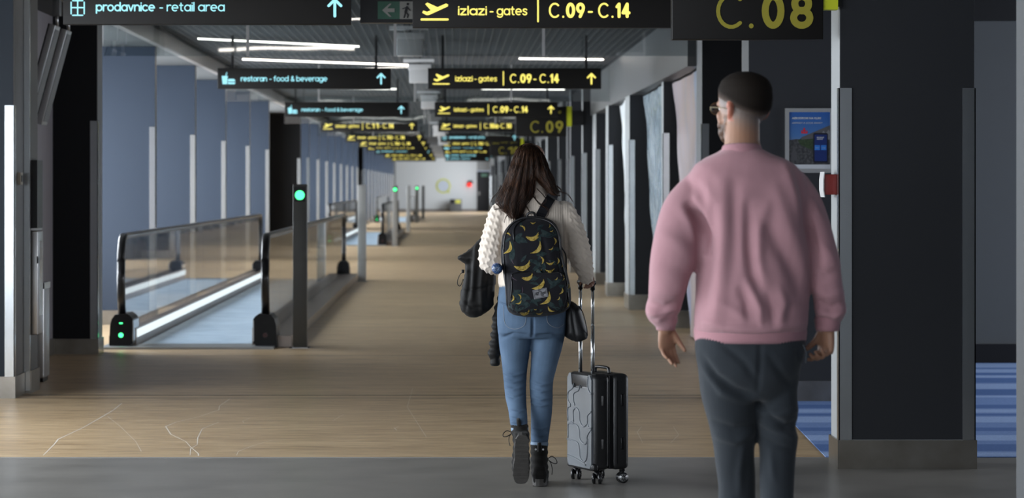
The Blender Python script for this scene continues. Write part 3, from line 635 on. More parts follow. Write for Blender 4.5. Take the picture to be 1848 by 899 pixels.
def sign(side, y, what, label, zoff=0.):
    x0 = -2.52 if side == 'L' else -.25; z0 = SZ+zoff
    r = thing('hanging_sign', (x0+SW/2, y, z0), label, 'sign', 'hanging direction signs')
    MB().rbox(x0, x0+SW, y, y+.09, z0, z0+SH, .004).build('sign_box', M['sign'], r)
    for dx in (.16, 1.71): bxo('hanger', M['black'], r, x0+dx-.014, x0+dx+.014, y+.03, y+.06, z0+SH, 3.11)
    f = y-.003; c = M['yellow'] if what[0] == 'G' else M['cyan']
    if what[0] == 'G':
        icon_plane(x0+.05, z0+.045, f).build('plane_icon', c, r)
        stext('lettering', 'izlazi', x0+.295, f, z0+.080, c, r, .042, .0096, .188)
        stext('lettering', '-', x0+.50, f, z0+.080, c, r, .042, .0085, .026); stext('lettering', 'gates', x0+.546, f, z0+.080, c, r, .042, .0082, .20)
        m = MB(); stroke(m, (x0+.815, z0+.04), (x0+.815, z0+.185), .011, f); m.build('divider', c, r)
        a, b = what[1], what[2]
        stext('lettering', 'C', x0+.885, f, z0+.062, c, r, .069, .012, .068); stext('lettering', '.', x0+.972, f, z0+.062, c, r, .069, .0135); stext('lettering', a, x0+.996, f, z0+.062, c, r, .069, .020, .124 if len(a) == 2 else .16, .56)
        stext('lettering', '-', x0+1.138 if len(a) == 2 else x0+1.163, f, z0+.065, c, r, .069, .012, .034)
        stext('lettering', 'C', x0+1.205, f, z0+.062, c, r, .069, .012, .068); stext('lettering', '.', x0+1.292, f, z0+.062, c, r, .069, .0135); stext('lettering', b, x0+1.318, f, z0+.062, c, r, .069, .020, .098, .6)
    elif what[0] == 'R':
        icon_gift(x0+.052, z0+.06, f).build('gift_icon', c, r)
        stext('lettering', 'prodavnice', x0+.212, f, z0+.085, c, r, .042, .0096, .385); stext('lettering', '- retail area', x0+.625, f, z0+.085, c, r, .042, .0078, .425)
    else:
        icon_food(x0+.045, z0+.05, f).build('food_icon', c, r)
        stext('lettering', 'restoran', x0+.25, f, z0+.08, c, r, .042, .0096, .285); stext('lettering', '- food & beverage', x0+.56, f, z0+.08, c, r, .042, .0082, .625)
    icon_arrow(x0+1.765, z0+.055, f, .115).build('arrow_icon', c, r)
G = lambda a, b: ('G', a, b)
rows = [(18.0, ('R',), G('09', '14')), (29.9, ('F',), G('09', '14')), (42.0, ('F',), G('09', '14')), (53.4, G('11', '14'), G('10a', '10')), (66.0, G('10', '14'), ('R',)),
        (75.3, G('10', '14'), G('10', '14')), (82.5, G('11', '14'), ('F',)), (92.0, ('R',), G('10', '13')), (104., G('11', '14'), ('F',)), (117., G('12', '14'), ('R',))]
dist = ['nearest', 'second nearest', 'third nearest', 'fourth nearest', 'fifth nearest', 'sixth nearest', 'seventh nearest', 'eighth nearest', 'ninth nearest', 'farthest']
for i, (y, a, b) in enumerate(rows):
    for side, w in (('L', a), ('R', b)):
        kind = {'G': 'yellow gates direction sign', 'R': 'cyan retail area sign', 'F': 'cyan food and beverage sign'}[w[0]]
        sign(side, y, w, f'{dist[i]} hanging sign on the {"left" if side == "L" else "right"}, black {kind}', .0 if side == 'L' or i else -.02)
def gate_sign(y, num, label, dx=0.):
    s = FPX/14.4; gx = lambda px: (px-CX)/s+dx
    x0, x1 = gx(1212), gx(1484); z0 = EYE+(CY-72)/s; r = thing('gate_sign', (x0, y, z0), label, 'sign', 'gate number signs')
    MB().rbox(x0, x1, y, y+.10, z0, z0+.46, .004).build('sign_box', M['sign'], r)
    bxo('lime_band', M['lime'], r, x1, gx(1511), y+.01, y+.09, EYE+(CY-18)/s, z0+.46)
    bxo('wall_arm', M['black'], r, gx(1500), 2.03, y+.03, y+.07, EYE+(CY-12)/s, z0+.40)
    f = y-.003; c = M['dull_yellow']; zb = EYE+(CY-53)/s
    stext('lettering', 'C', gx(1291), f, zb, c, r, .128, .020, 47/s); stext('lettering', '.', gx(1350), f, zb, c, r, .128, .024)
    stext('lettering', num[0], gx(1373), f, zb, c, r, .128, .036, 41/s); stext('lettering', num[1], gx(1424), f, zb, c, r, .128, .036, 42/s)
    icon_plane(x0+.06, z0+.32, f).build('plane_icon', c, r); stext('lettering', 'izlazi - gate', x0+.30, f, z0+.345, c, r, .045, .009, .40)
gate_sign(14.36, '08', 'black gate sign C.08 with lime band beside the right foreground pillar')
gate_sign(42.42, '09', 'smaller looking black gate sign C.09 with lime band above the woman', -.16)
gate_sign(70.6, '10', 'distant black gate sign C.10 behind the woman\'s head', -.16)
# emergency exit box between the two nearest signs
def exitbox(y, x0, x1, z0, z1, label):
    r = thing('exit_sign', ((x0+x1)/2, y, z0), label, 'sign', 'emergency exit signs')
    bxo('housing', M['black'], r, x0, x1, y, y+.12, z0, z1); bxo('mount_plate', M['panel_grey'], r, x0+.1, x1-.02, y-.01, y, z1-.02, z1+.12)
    bxo('green_face', plain('unlit_green', (.006, .045, .026), .4), r, x0+.12, x1-.13, y-.006, y, z0+.025, z0+.145)
    bxo('pale_face', plain('unlit_white', (.13, .13, .12), .4), r, x1-.13, x1-.02, y-.006, y, z0+.025, z0+.145)
    f = y-.009; dim = plain('dim_arrow', (.14, .14, .13), .4); xa = x0+.15; zc = z0+.085
    m = MB(); m.prism([(xa, zc), (xa+.05, zc+.045), (xa+.065, zc+.045), (xa+.035, zc+.013), (xa+.085, zc+.013), (xa+.085, zc-.013), (xa+.035, zc-.013), (xa+.065, zc-.045), (xa+.05, zc-.045)], .002, 'y', f); m.build('arrow_icon', dim, r)
    m = MB(); xm = x1-.085
    for a, b, w in (((xm+.005, zc+.02), (xm-.005, zc-.012), .018), ((xm-.005, zc-.012), (xm+.012, zc-.03), .009), ((xm+.012, zc-.03), (xm+.008, zc-.05), .009), ((xm-.005, zc-.012), (xm-.015, zc-.05), .009), ((xm+.005, zc+.02), (xm-.025, zc+.01), .007), ((xm+.005, zc+.02), (xm+.025, zc), .007)):
        stroke(m, a, b, w, f-random.random()*.001)
    m.disc((xm+.01, f, zc+.042), .009, 'y', .002, 12); m.build('running_figure', M['black'], r)
exitbox(18.9, -.62, -.22, 2.585, 2.80, 'unlit green exit sign with running figure between the two nearest signs')
exitbox(46.0, -.42, -.12, 2.90, 3.08, 'small dim exit sign far down between the sign rows')

# ------------------------------------------------------------------ smoke curtains, lamps, ceiling boxes
for i, y in enumerate((24.2, 37.2, 50.5, 63.0)):
    r = thing('smoke_curtain', (-.4, y, 2.607), f'{dist[i]} clear glass smoke curtain under the ceiling', 'glass curtain', 'glass smoke curtains')
    xs = [-3.04, -1.776, -.489, .808, 2.14]
    for a, b in zip(xs[:-1], xs[1:]): bxo('glass_panel', M['ceil_glass'], r, a+.004, b-.004, y, y+.008, 2.607, 3.10)
    for x in xs[1:-1]: bxo('clip_rail', M['panel_grey'] if False else M['frame_alu'], r, x-.012, x+.012, y-.015, y+.02, 2.605, 3.10)
LAMPS = [(-2.73, 15.7, -1.1, 16.7, 'left lamp tube above the camera side of the nearest signs'), (-2.78, 30.3, -1.05, 32.0, 'thin lamp tube left of centre behind the nearest smoke curtain'),
         (-2.66, 35.2, -.45, 37.0, 'long lamp tube above the second left sign'), (.85, 35.0, 1.95, 35.3, 'lamp tube above the second right sign'), (-2.5, 21.4, -.7, 21.6, 'lamp tube just in front of the nearest smoke curtain'),
         (.3, 21.6, 1.9, 21.5, 'right lamp tube just in front of the nearest smoke curtain'), (-2.6, 45.5, -.9, 46.0, 'left lamp tube behind the third sign row'), (.5, 46.0, 1.9, 46.2, 'right lamp tube behind the third sign row'),
         (-2.6, 57.0, -.9, 57.4, 'left lamp tube behind the fourth sign row'), (.5, 57.0, 1.9, 57.2, 'right lamp tube behind the fourth sign row'), (-2.6, 9.0, -.6, 9.0, 'left lamp tube over the entrance, nearest of all'), (.4, 9.0, 1.9, 9.0, 'right lamp tube over the entrance, nearest of all')]
for xa, ya, xb, yb, lab in LAMPS:
    hw = .030 if 'camera side' in lab else .012
    q = thing('ceiling_lamp', ((xa+xb)/2, (ya+yb)/2, 3.06), 'slim white '+lab, 'lamp', 'linear ceiling lamps')
    MB().prism([(xa, ya-.025), (xb, yb-.025), (xb, yb+.025), (xa, ya+.025)], .02, 'z', 3.09).build('housing', M['panel_grey'], q)
    MB().prism([(xa+.01, ya-hw), (xb-.01, yb-hw), (xb-.01, yb+hw), (xa+.01, ya+hw)], .030 if hw > .02 else .015, 'z', 3.06 if hw > .02 else 3.075).build('diffuser', M['lamp'], q)
for i, (px, py, y) in enumerate(((739, 100, 27.2), (757, 149, 34.2), (774, 196, 45.5), (793, 246, 56.0), (800, 262, 70.0))):
    s = FPX/y; x = (px-CX)/s; zb = EYE+(CY-py)/s; hw = .125
    q = thing('ceiling_box', (x, y, zb), f'{dist[i]} white box hung between the sign rows under the ceiling', 'box', 'white ceiling boxes')
    MB().rbox(x-hw, x+hw, y, y+.22, zb, zb+.16, .006).build('body', M['box_white'], q); MB().rbox(x-hw-.015, x+hw+.02, y-.01, y+.24, zb+.16, zb+.225, .005).build('lid', M['box_white'], q)
    bxo('tray', M['white'], q, x-.20, x+.18, y+.02, y+.16, zb+.255, zb+.29); MB().tube([(x, y+.1, zb+.22), (x, y+.1, 3.11)], .012, 6).build('hanger', M['panel_grey'], q)
    bxo('side_plug', M['white'], q, x+hw+.01, x+hw+.05, y+.04, y+.1, zb+.06, zb+.10)
# ================================================================== people and what they carry
def sculpt(mb, voxel, smooth=4, fac=.5):
    """fuse overlapping closed shells into one continuous surface and smooth it; returns (co, faces)"""
    me = mb.mesh('tmp'); o = bpy.data.objects.new('tmp', me); COL.objects.link(o)
    m = o.modifiers.new('r', 'REMESH'); m.mode = 'VOXEL'; m.voxel_size = voxel; m.adaptivity = 0
    if smooth: s = o.modifiers.new('s', 'SMOOTH'); s.factor = fac; s.iterations = smooth
    dg = bpy.context.evaluated_depsgraph_get(); ev = bpy.data.meshes.new_from_object(o.evaluated_get(dg))
    bpy.data.objects.remove(o); bpy.data.meshes.remove(me)
    return ev
def get_co(me):
    a = np.empty(len(me.vertices)*3); me.vertices.foreach_get('co', a); return a.reshape(-1, 3)
def get_no(me):
    a = np.empty(len(me.vertices)*3, dtype=np.float32); me.vertex_normals.foreach_get('vector', a); return a.reshape(-1, 3).astype(float)
def set_co(me, co): me.vertices.foreach_set('co', co.ravel()); me.update(); me.polygons.foreach_set('use_smooth', [True]*len(me.polygons))
def keep(me, mask):
    """keep only the faces whose vertices all lie in mask"""
    bm = bmesh.new(); bm.from_mesh(me); bm.verts.ensure_lookup_table()
    bmesh.ops.delete(bm, geom=[v for v in bm.verts if not mask[v.index]], context='VERTS'); bm.to_mesh(me); bm.free(); return me
def ellring(c, rx, ry, n=28, e=2., rot=0., frame=None):
    out = []
    for k in range(n):
        t = 2*PI*k/n; a, b = math.cos(t), math.sin(t)
        u = rx*math.copysign(abs(a)**(2/e), a); w = ry*math.copysign(abs(b)**(2/e), b)
        if frame: p = Vector(c)+frame[0]*u+frame[1]*w
        else:
            cr, sr = math.cos(rot), math.sin(rot); p = Vector((c[0]+u*cr-w*sr, c[1]+u*sr+w*cr, c[2]))
        out.append(p)
    return out
def loft(mb, rings, smooth=True):
    n = len(rings[0]); vs = [p for r in rings for p in r]; fs = []
    for i in range(len(rings)-1):
        for k in range(n): fs.append((i*n+k, i*n+(k+1) % n, (i+1)*n+(k+1) % n, (i+1)*n+k))
    fs += [tuple(range(n-1, -1, -1)), tuple((len(rings)-1)*n+k for k in range(n))]
    return mb.add(vs, fs, smooth)
def catmull(P, m=6):
    P = [np.array(p, float) for p in P]; Q = [2*P[0]-P[1]]+P+[2*P[-1]-P[-2]]; out = []
    for i in range(1, len(Q)-2):
        for k in range(m):
            t = k/m; out.append(.5*((2*Q[i])+(-Q[i-1]+Q[i+1])*t+(2*Q[i-1]-5*Q[i]+4*Q[i+1]-Q[i+2])*t*t+(-Q[i-1]+3*Q[i]-3*Q[i+1]+Q[i+2])*t**3))
    out.append(P[-1]); return out
def limb(mb, pts, n=20, m=5, flat=1.):
    """pts: (x, y, z, r) joints -> smooth tapering limb with rounded ends"""
    C = catmull(pts, m)
    p0, p1 = C[0], C[-1]; d0 = (p0[:3]-C[1][:3]); d0 /= np.linalg.norm(d0)+1e-9; d1 = p1[:3]-C[-2][:3]; d1 /= np.linalg.norm(d1)+1e-9
    head = [np.append(p0[:3]+d0*p0[3]*k, p0[3]*math.sqrt(max(1-k*k, .01))) for k in (.97, .8, .5)]
    tail = [np.append(p1[:3]+d1*p1[3]*k, p1[3]*math.sqrt(max(1-k*k, .01))) for k in (.5, .8, .97)]
    C = head+C+tail
    return mb.tube([c[:3] for c in C], [float(c[3]) for c in C], n)
def fold(co, no, line, width, amp, px2w, ysel=None, fw=1., fa=1.):
    """push a cloth surface out (amp>0) or in along a crease drawn as a polyline of photo positions"""
    L = np.array([px2w(*p) for p in line]); q = co[:, [0, 2]]; best = np.full(len(q), 1e9); par = np.zeros(len(q))
    n = len(L)-1
    for i in range(n):
        a, b = L[i], L[i+1]; ab = b-a; t = np.clip(((q-a) @ ab)/(ab @ ab+1e-12), 0, 1); d = np.linalg.norm(q-(a+t[:, None]*ab), axis=1)
        m = d < best; best[m] = d[m]; par[m] = (i+t[m])/n
    w = np.exp(-(best/(width*fw))**2)*amp*fa*np.sin(PI*np.clip(par*.9+.05, 0, 1))**.5
    w *= np.clip(-no[:, 1]*1.3+.2, 0, 1)
    if ysel is not None: w *= ysel
    co += no*w[:, None]
def vnoise(co, f, seed=0):
    r = np.random.default_rng(seed); out = np.zeros(len(co))
    for k in range(6):
        d = r.normal(size=3); d /= np.linalg.norm(d); out += np.sin(co @ d*f*(.6+.25*k)+r.uniform(0, 6.3))
    return out/6
def paint(me, name, rgb):
    a = me.color_attributes.new(name, 'FLOAT_COLOR', 'POINT'); c = np.ones((len(me.vertices), 4), dtype=np.float32); c[:, :3] = rgb; a.data.foreach_set('color', c.ravel())
def painted(name, attr, rough=.5, spec=.4, sss=0.):
    m, nt, N, L, p = nodes_of(name); v = N.new('ShaderNodeVertexColor'); v.layer_name = attr; L.new(v.outputs[0], p.inputs['Base Color'])
    p.inputs['Roughness'].default_value = rough; p.inputs['Specular IOR Level'].default_value = spec; p.inputs['Subsurface Weight'].default_value = sss; p.inputs['Subsurface Radius'].default_value = (.01, .004, .002); return m
def cloth(name, col, bscale=900, bump=.25, rough=.9, var=.06, sheen=.2, scale=12):
    return plain(name, col, rough, spec=.15, var=var, scale=scale, bump=bump, bscale=bscale, sheen=sheen)
M['skin'] = painted('skin', 'Col', .5, .35, .05)
M['eye_white'] = plain('eye_white', (.7, .68, .65), .2); M['iris'] = plain('iris', (.05, .03, .02), .2)

def hand(mb, wrist, d, thumb, nrm, curl, spread=.06, scale=1., tcurl=.3, tang=.6):
    """wrist point, d = direction of the fingers, thumb = side of the thumb, nrm = where the palm faces; curl = bend per joint for 4 fingers"""
    d = Vector(d).normalized(); nrm = Vector(nrm).normalized(); t = Vector(thumb); t = (t-d*t.dot(d)).normalized(); nrm = (nrm-d*nrm.dot(d)-t*nrm.dot(t)).normalized()
    w = Vector(wrist); s = scale
    rings = []
    for k, hw, th in ((-.03, .028, .022), (0, .029, .020), (.025, .036, .019), (.055, .041, .017), (.082, .041, .014), (.095, .036, .009)):
        rings.append(ellring(w+d*k*s, hw*s, th*s, 20, 2.4, frame=(t, nrm)))
    loft(mb, rings)
    for i, (off, ln, r, back) in enumerate(((.030, .074, .0094, .0), (.010, .082, .0098, .005), (-.010, .076, .0094, .002), (-.029, .060, .0084, -.006))):
        p = w+d*(.085+back)*s+t*off*s; a = 0; pts = [w+d*.055*s+t*off*.95*s, p]; R = [r*1.05*s, r*1.05*s]
        sp = (off/.03)*spread
        for seg, f in ((.45, 1.0), (.30, .93), (.25, .82)):
            a += curl[i]*(1.0 if seg > .4 else (1.15 if seg > .28 else .7))
            v = (d*math.cos(a)+nrm*math.sin(a)+t*sp*math.cos(a)).normalized()
            q = p+v*ln*seg*s; pts += [p+v*ln*seg*s*.5, q]; R += [r*f*s*.97, r*f*s]; p = q
        limb(mb, [(*P, rr) for P, rr in zip(pts, R)], 12, 2)
    b = w+d*.022*s+t*.026*s+nrm*.008*s
    v = (d*math.cos(tang)+t*math.sin(tang)+nrm*.25).normalized(); p1 = b+v*.040*s
    v2 = (v*1.0+nrm*tcurl-t*tcurl*.3).normalized(); p2 = p1+v2*.030*s; v3 = (v2+nrm*tcurl*.8-t*tcurl*.2).normalized(); p3 = p2+v3*.026*s
    limb(mb, [(*b, .0145*s), (*p1, .0118*s), (*p2, .0105*s), (*p3, .0085*s)], 12, 3)
HEADR = [(.000, .020, .084, .050), (.012, .038, .092, .020), (.035, .055, .092, -.010), (.065, .064, .090, -.045), (.095, .070, .090, -.082), (.125, .0755, .094, -.098),
         (.155, .077, .096, -.103), (.185, .0735, .088, -.098), (.207, .062, .072, -.080), (.222, .044, .048, -.055), (.231, .018, .018, -.024)]
def head(mb, base, yaw, k=1., female=False):
    """chin-level origin; yaw turns the face (facing +Y at 0)"""
    Mh = Matrix.Translation(base) @ Matrix.Rotation(yaw, 4, 'Z') @ Matrix.Scale(k, 4); n0 = len(mb.v)
    loft(mb, [ellring((0, (f+b)/2, z), hw, (f-b)/2, 32, 2.25) for z, hw, f, b in HEADR])
    limb(mb, [(0, .090, .128, .008), (0, .100, .108, .010), (0, .112, .092, .012), (0, .100, .083, .012)], 12, 3)       # nose
    for s in (-1, 1):
        limb(mb, [(s*.012, .096, .085, .008), (s*.016, .094, .083, .006)], 8, 2)
        limb(mb, [(s*.010, .093, .134, .009), (s*.032, .090, .138, .009), (s*.052, .076, .132, .008)], 10, 3)        # brow
        limb(mb, [(s*.055, .060, .092, .016), (s*.050, .055, .060, .014)], 10, 2)                                    # cheek
        # ear: upper shell, lobe, rim
        limb(mb, [(s*.074, -.006, .080, .007), (s*.080, -.016, .090, .010), (s*.086, -.024, .112, .011), (s*.083, -.020, .128, .009), (s*.077, -.004, .130, .007), (s*.075, .002, .116, .006)], 10, 3)
    limb(mb, [(-.024, .086, .056, .005), (0, .096, .057, .008), (.024, .086, .056, .005)], 10, 3); limb(mb, [(-.020, .085, .047, .005), (0, .095, .045, .009), (.020, .085, .047, .005)], 10, 3)
    mb.xf(Mh, n0); return Mh
def eyes(Mh, parent):
    for s in (-1, 1):
        bm = bmesh.new(); bmesh.ops.create_uvsphere(bm, u_segments=12, v_segments=8, radius=.0115); bmesh.ops.transform(bm, matrix=Mh @ Matrix.Translation((s*.031, .081, .118)), verts=bm.verts)
        e = MB().bm(bm).build('eye', M['eye_white'], parent)
        bm = bmesh.new(); bmesh.ops.create_uvsphere(bm, u_segments=10, v_segments=6, radius=.006); bmesh.ops.transform(bm, matrix=Mh @ Matrix.Translation((s*.031, .0885, .118)), verts=bm.verts)
        MB().bm(bm).build('iris', M['iris'], e)
def headcoords(co, Mh):
    A = np.array(Mh.inverted()); return co @ A[:3, :3].T+A[:3, 3]
def sst(x, a, b): t = np.clip((x-a)/(b-a), 0, 1); return t*t*(3-2*t)
def ribband(name, mat, parent, rings, amp=.0018, nr=60):
    """ribbed knit band through elliptical rings (c, rx, ry, frame)"""
    mb = MB(); R = []
    for c, rx, ry, fr in rings:
        ring = []
        for k in range(nr*2):
            t = 2*PI*k/(nr*2); a = amp*(1 if k % 2 else -1); u = (rx+a)*math.cos(t); w = (ry+a)*math.sin(t)
            ring.append(Vector(c)+fr[0]*u+fr[1]*w)
        R.append(ring)
    return loft(mb, R).build(name, mat, parent)
XY = (Vector((1, 0, 0)), Vector((0, 1, 0)))

# ------------------------------------------------------------------ the man in the pink sweatshirt
MY = 9.0; MS = FPX/MY
def mX(px): return (px-CX)/MS
def mZ(py): return EYE+(CY-py)/MS
def m2(px, py): return (mX(px), mZ(py))
man = thing('person', (mX(1353), MY, 0), 'person with cropped hair in a pink sweatshirt and dark trousers, walking away at the right', 'person')
mb = MB()
Mh = head(mb, Vector((mX(1344), MY+.012, mZ(136)-.231*.94)), math.radians(36), .94)
limb(mb, [(mX(1341), MY-.012, mZ(200), .052), (mX(1339), MY-.020, mZ(235), .0555), (mX(1338), MY-.03, mZ(262), .058), (mX(1340), MY-.03, mZ(290), .075)], 20, 4)
T = [(.86, .13, .085), (.93, .145, .095), (1.0, .14, .095), (1.12, .135, .09), (1.25, .145, .10), (1.36, .15, .095), (1.44, .12, .075), (1.50, .085, .06), (1.56, .06, .05)]
loft(mb, [ellring((mX(1353), MY, z), a, b, 28, 2.3) for z, a, b in T])
LA = [(mX(1272), MY, mZ(345), .04), (mX(1234), MY-.02, mZ(400), .036), (mX(1216), MY-.03, mZ(480), .034), (mX(1205), MY+.03, mZ(545), .030), (mX(1204), MY+.07, mZ(592), .028)]
RA = [(mX(1432), MY, mZ(345), .038), (mX(1460), MY-.01, mZ(400), .032), (mX(1484), MY-.02, mZ(480), .030), (mX(1495), MY+.0, mZ(545), .030), (mX(1494), MY+.01, mZ(592), .028)]
limb(mb, LA); limb(mb, RA)
hand(mb, (mX(1204), MY+.07, mZ(592)), (.10, .16, -1), (.85, .45, .1), (.35, -.85, 0), [.22, .28, .34, .42], .02, .80, .25, .38)
hand(mb, (mX(1494), MY+.01, mZ(592)), (-.06, .10, -1), (-.55, .8, 0), (-.8, -.6, 0), [.55, .80, .88, .92], .03, .88, .7, .45)
LL = [(mX(1312), MY, mZ(660), .060), (mX(1320), MY+.03, mZ(760), .052), (mX(1334), MY+.07, mZ(880), .042), (mX(1335), MY+.085, mZ(980), .040), (mX(1336), MY+.10, .12, .038)]
RL = [(mX(1400), MY, mZ(660), .052), (mX(1403), MY+.005, mZ(760), .045), (mX(1401), MY-.01, mZ(880), .038), (mX(1399), MY-.09, mZ(980), .036), (mX(1399), MY-.20, .17, .038)]
limb(mb, LL); limb(mb, RL)
me = sculpt(mb, .0042, 3, .5); co = get_co(me)
h = headcoords(co, Mh); hx, hy, hz = h[:, 0], h[:, 1], h[:, 2]
sk = np.array([.31, .165, .105]); stub = np.array([.16, .135, .122]); dark = np.array([.011, .008, .006]); beardc = np.array([.07, .036, .020])
col = np.tile(sk, (len(co), 1))*(1+.08*vnoise(co, 40, 3))[:, None]
inhead = (hz > -.03) & (np.abs(hx) < .12) & (np.abs(hy) < .14)
ear = (np.abs(hx) > .0795) & (hz > .07) & (hz < .14) & (np.abs(hy) < .045)
col[ear & inhead] = np.array([.36, .13, .085])
line = np.where(hy < 0, .142+.55*hy, .142+.35*hy)                       # where the fade reaches full length
fade = sst(hz, line-.085, line-.015)*(hy < .070)*inhead*(~ear)*sst(.075-hy, 0, .03)
col = col*(1-fade[:, None]*.80)+stub*fade[:, None]*.80
full = sst(hz, line-.036, line+.024)*inhead*(~ear)*sst(.088-hy, 0, .02)
full = np.maximum(full, sst(hz, .188, .20)*inhead*sst(.09-hy, 0, .02))
col = col*(1-full[:, None])+dark*full[:, None]
bd = inhead*sst(hy, .012, .03)*sst(.075-hz, 0, .02)*sst(hz, -.02, 0)*(~((np.abs(hx) < .022) & (hz > .040) & (hz < .062) & (hy > .08)))
bd = np.maximum(bd, inhead*((hy > .005) & (hy < .03))*sst(.10-hz, 0, .02)*sst(hz, .0, .02)*.8)
col = col*(1-bd[:, None])+beardc*bd[:, None]
no = get_no(me)
co += no*(full*.004+bd*.006*(1+.5*vnoise(co, 400, 5)))[:, None]
set_co(me, co); paint(me, 'Col', col)
body = link('body', me, M['skin'], man); eyes(Mh, body)
# hair: the dense top as its own layer
hm = me.copy(); hm.materials.clear(); off = wloc(man)
sel_full = full[full > .45]; keep(hm, full > .45); c2 = get_co(hm); n2 = get_no(hm)
hh = headcoords(c2+np.array(off), Mh); thick = .0015+.0065*sst(hh[:, 2], .17, .22)
c2 += n2*(.0006+thick*sst(sel_full, .46, 1.)*(1+.10*vnoise(c2, 160, 8)))[:, None]; set_co(hm, c2)
hair = bpy.data.objects.new('hair', hm); COL.objects.link(hair); hair.parent = man; hm.materials.append(painted('man_hair', 'Col', .85, .12))
# glasses
g = MB(); fr = lambda x, y, z: Mh @ Vector((x, y, z))
for s in (-1, 1):
    ring = [fr(s*.034+.026*math.cos(t), .109, .118+.021*math.sin(t)) for t in np.linspace(0, 2*PI, 17)]; g.tube(ring, .0011, 6, False)
    g.tube([fr(s*.060, .108, .122), fr(s*.078, .09, .122), fr(s*.084, .02, .118), fr(s*.082, -.015, .112)], .0012, 6)
g.tube([fr(-.009, .111, .122), fr(0, .115, .125), fr(.009, .111, .122)], .0015, 6)
gl = g.build('glasses', plain('gold_wire', (.20, .16, .09), .3, .9), man)
for s in (-1, 1):
    pts = [fr(s*.034+.0255*math.cos(t), .109, .118+.0205*math.sin(t)) for t in np.linspace(0, 2*PI, 17)[:-1]]; n = len(pts); dv = Mh.to_3x3() @ Vector((0, .0015, 0))
    MB().add(pts+[p+dv for p in pts], [tuple(range(n)), tuple(range(2*n-1, n-1, -1))]+[(i, (i+1) % n, (i+1) % n+n, i+n) for i in range(n)]).build('lens', M['win_glass'], gl)
# sweatshirt
mb = MB()
def tring(py, xl, xr, ry, dy=0, e=2.3): return ellring((mX((xl+xr)/2), MY+dy, mZ(py)), (xr-xl)/2/MS, ry, 36, e)
loft(mb, [tring(268, 1303, 1371, .066, -.028), tring(275, 1293, 1386, .080, -.025), tring(284, 1273, 1408, .095, -.02), tring(297, 1254, 1432, .11, -.012), tring(318, 1240, 1452, .125, -.005),
          tring(360, 1238, 1462, .142, 0, 2.5), tring(420, 1246, 1462, .150, 0, 2.5), tring(480, 1255, 1462, .150), tring(530, 1255, 1460, .150), tring(570, 1253, 1457, .150), tring(592, 1252, 1455, .145), tring(598, 1256, 1451, .138)])
SL = [(1266, 334, 32, 0), (1250, 356, 38, 0), (1234, 385, 42, -.01), (1221, 430, 42, -.02), (1212, 475, 41, -.03), (1205, 515, 34, 0), (1201, 545, 31, .03), (1197, 562, 31, .05), (1203, 577, 24, .06)]
SR = [(1436, 334, 27, 0), (1448, 358, 31, 0), (1458, 385, 33, -.01), (1474, 430, 30, -.02), (1486, 475, 29, -.03), (1492, 515, 28, -.01), (1497, 545, 28, .0), (1498, 562, 28, .01), (1494, 577, 22, .01)]
for A in (SL, SR): limb(mb, [(mX(x), MY+dy, mZ(y), r/MS) for x, y, r, dy in A], 24, 5)
me = sculpt(mb, .0065, 7, .5); co = get_co(me); no = get_no(me)
zz = co[:, 2]; xx = co[:, 0]
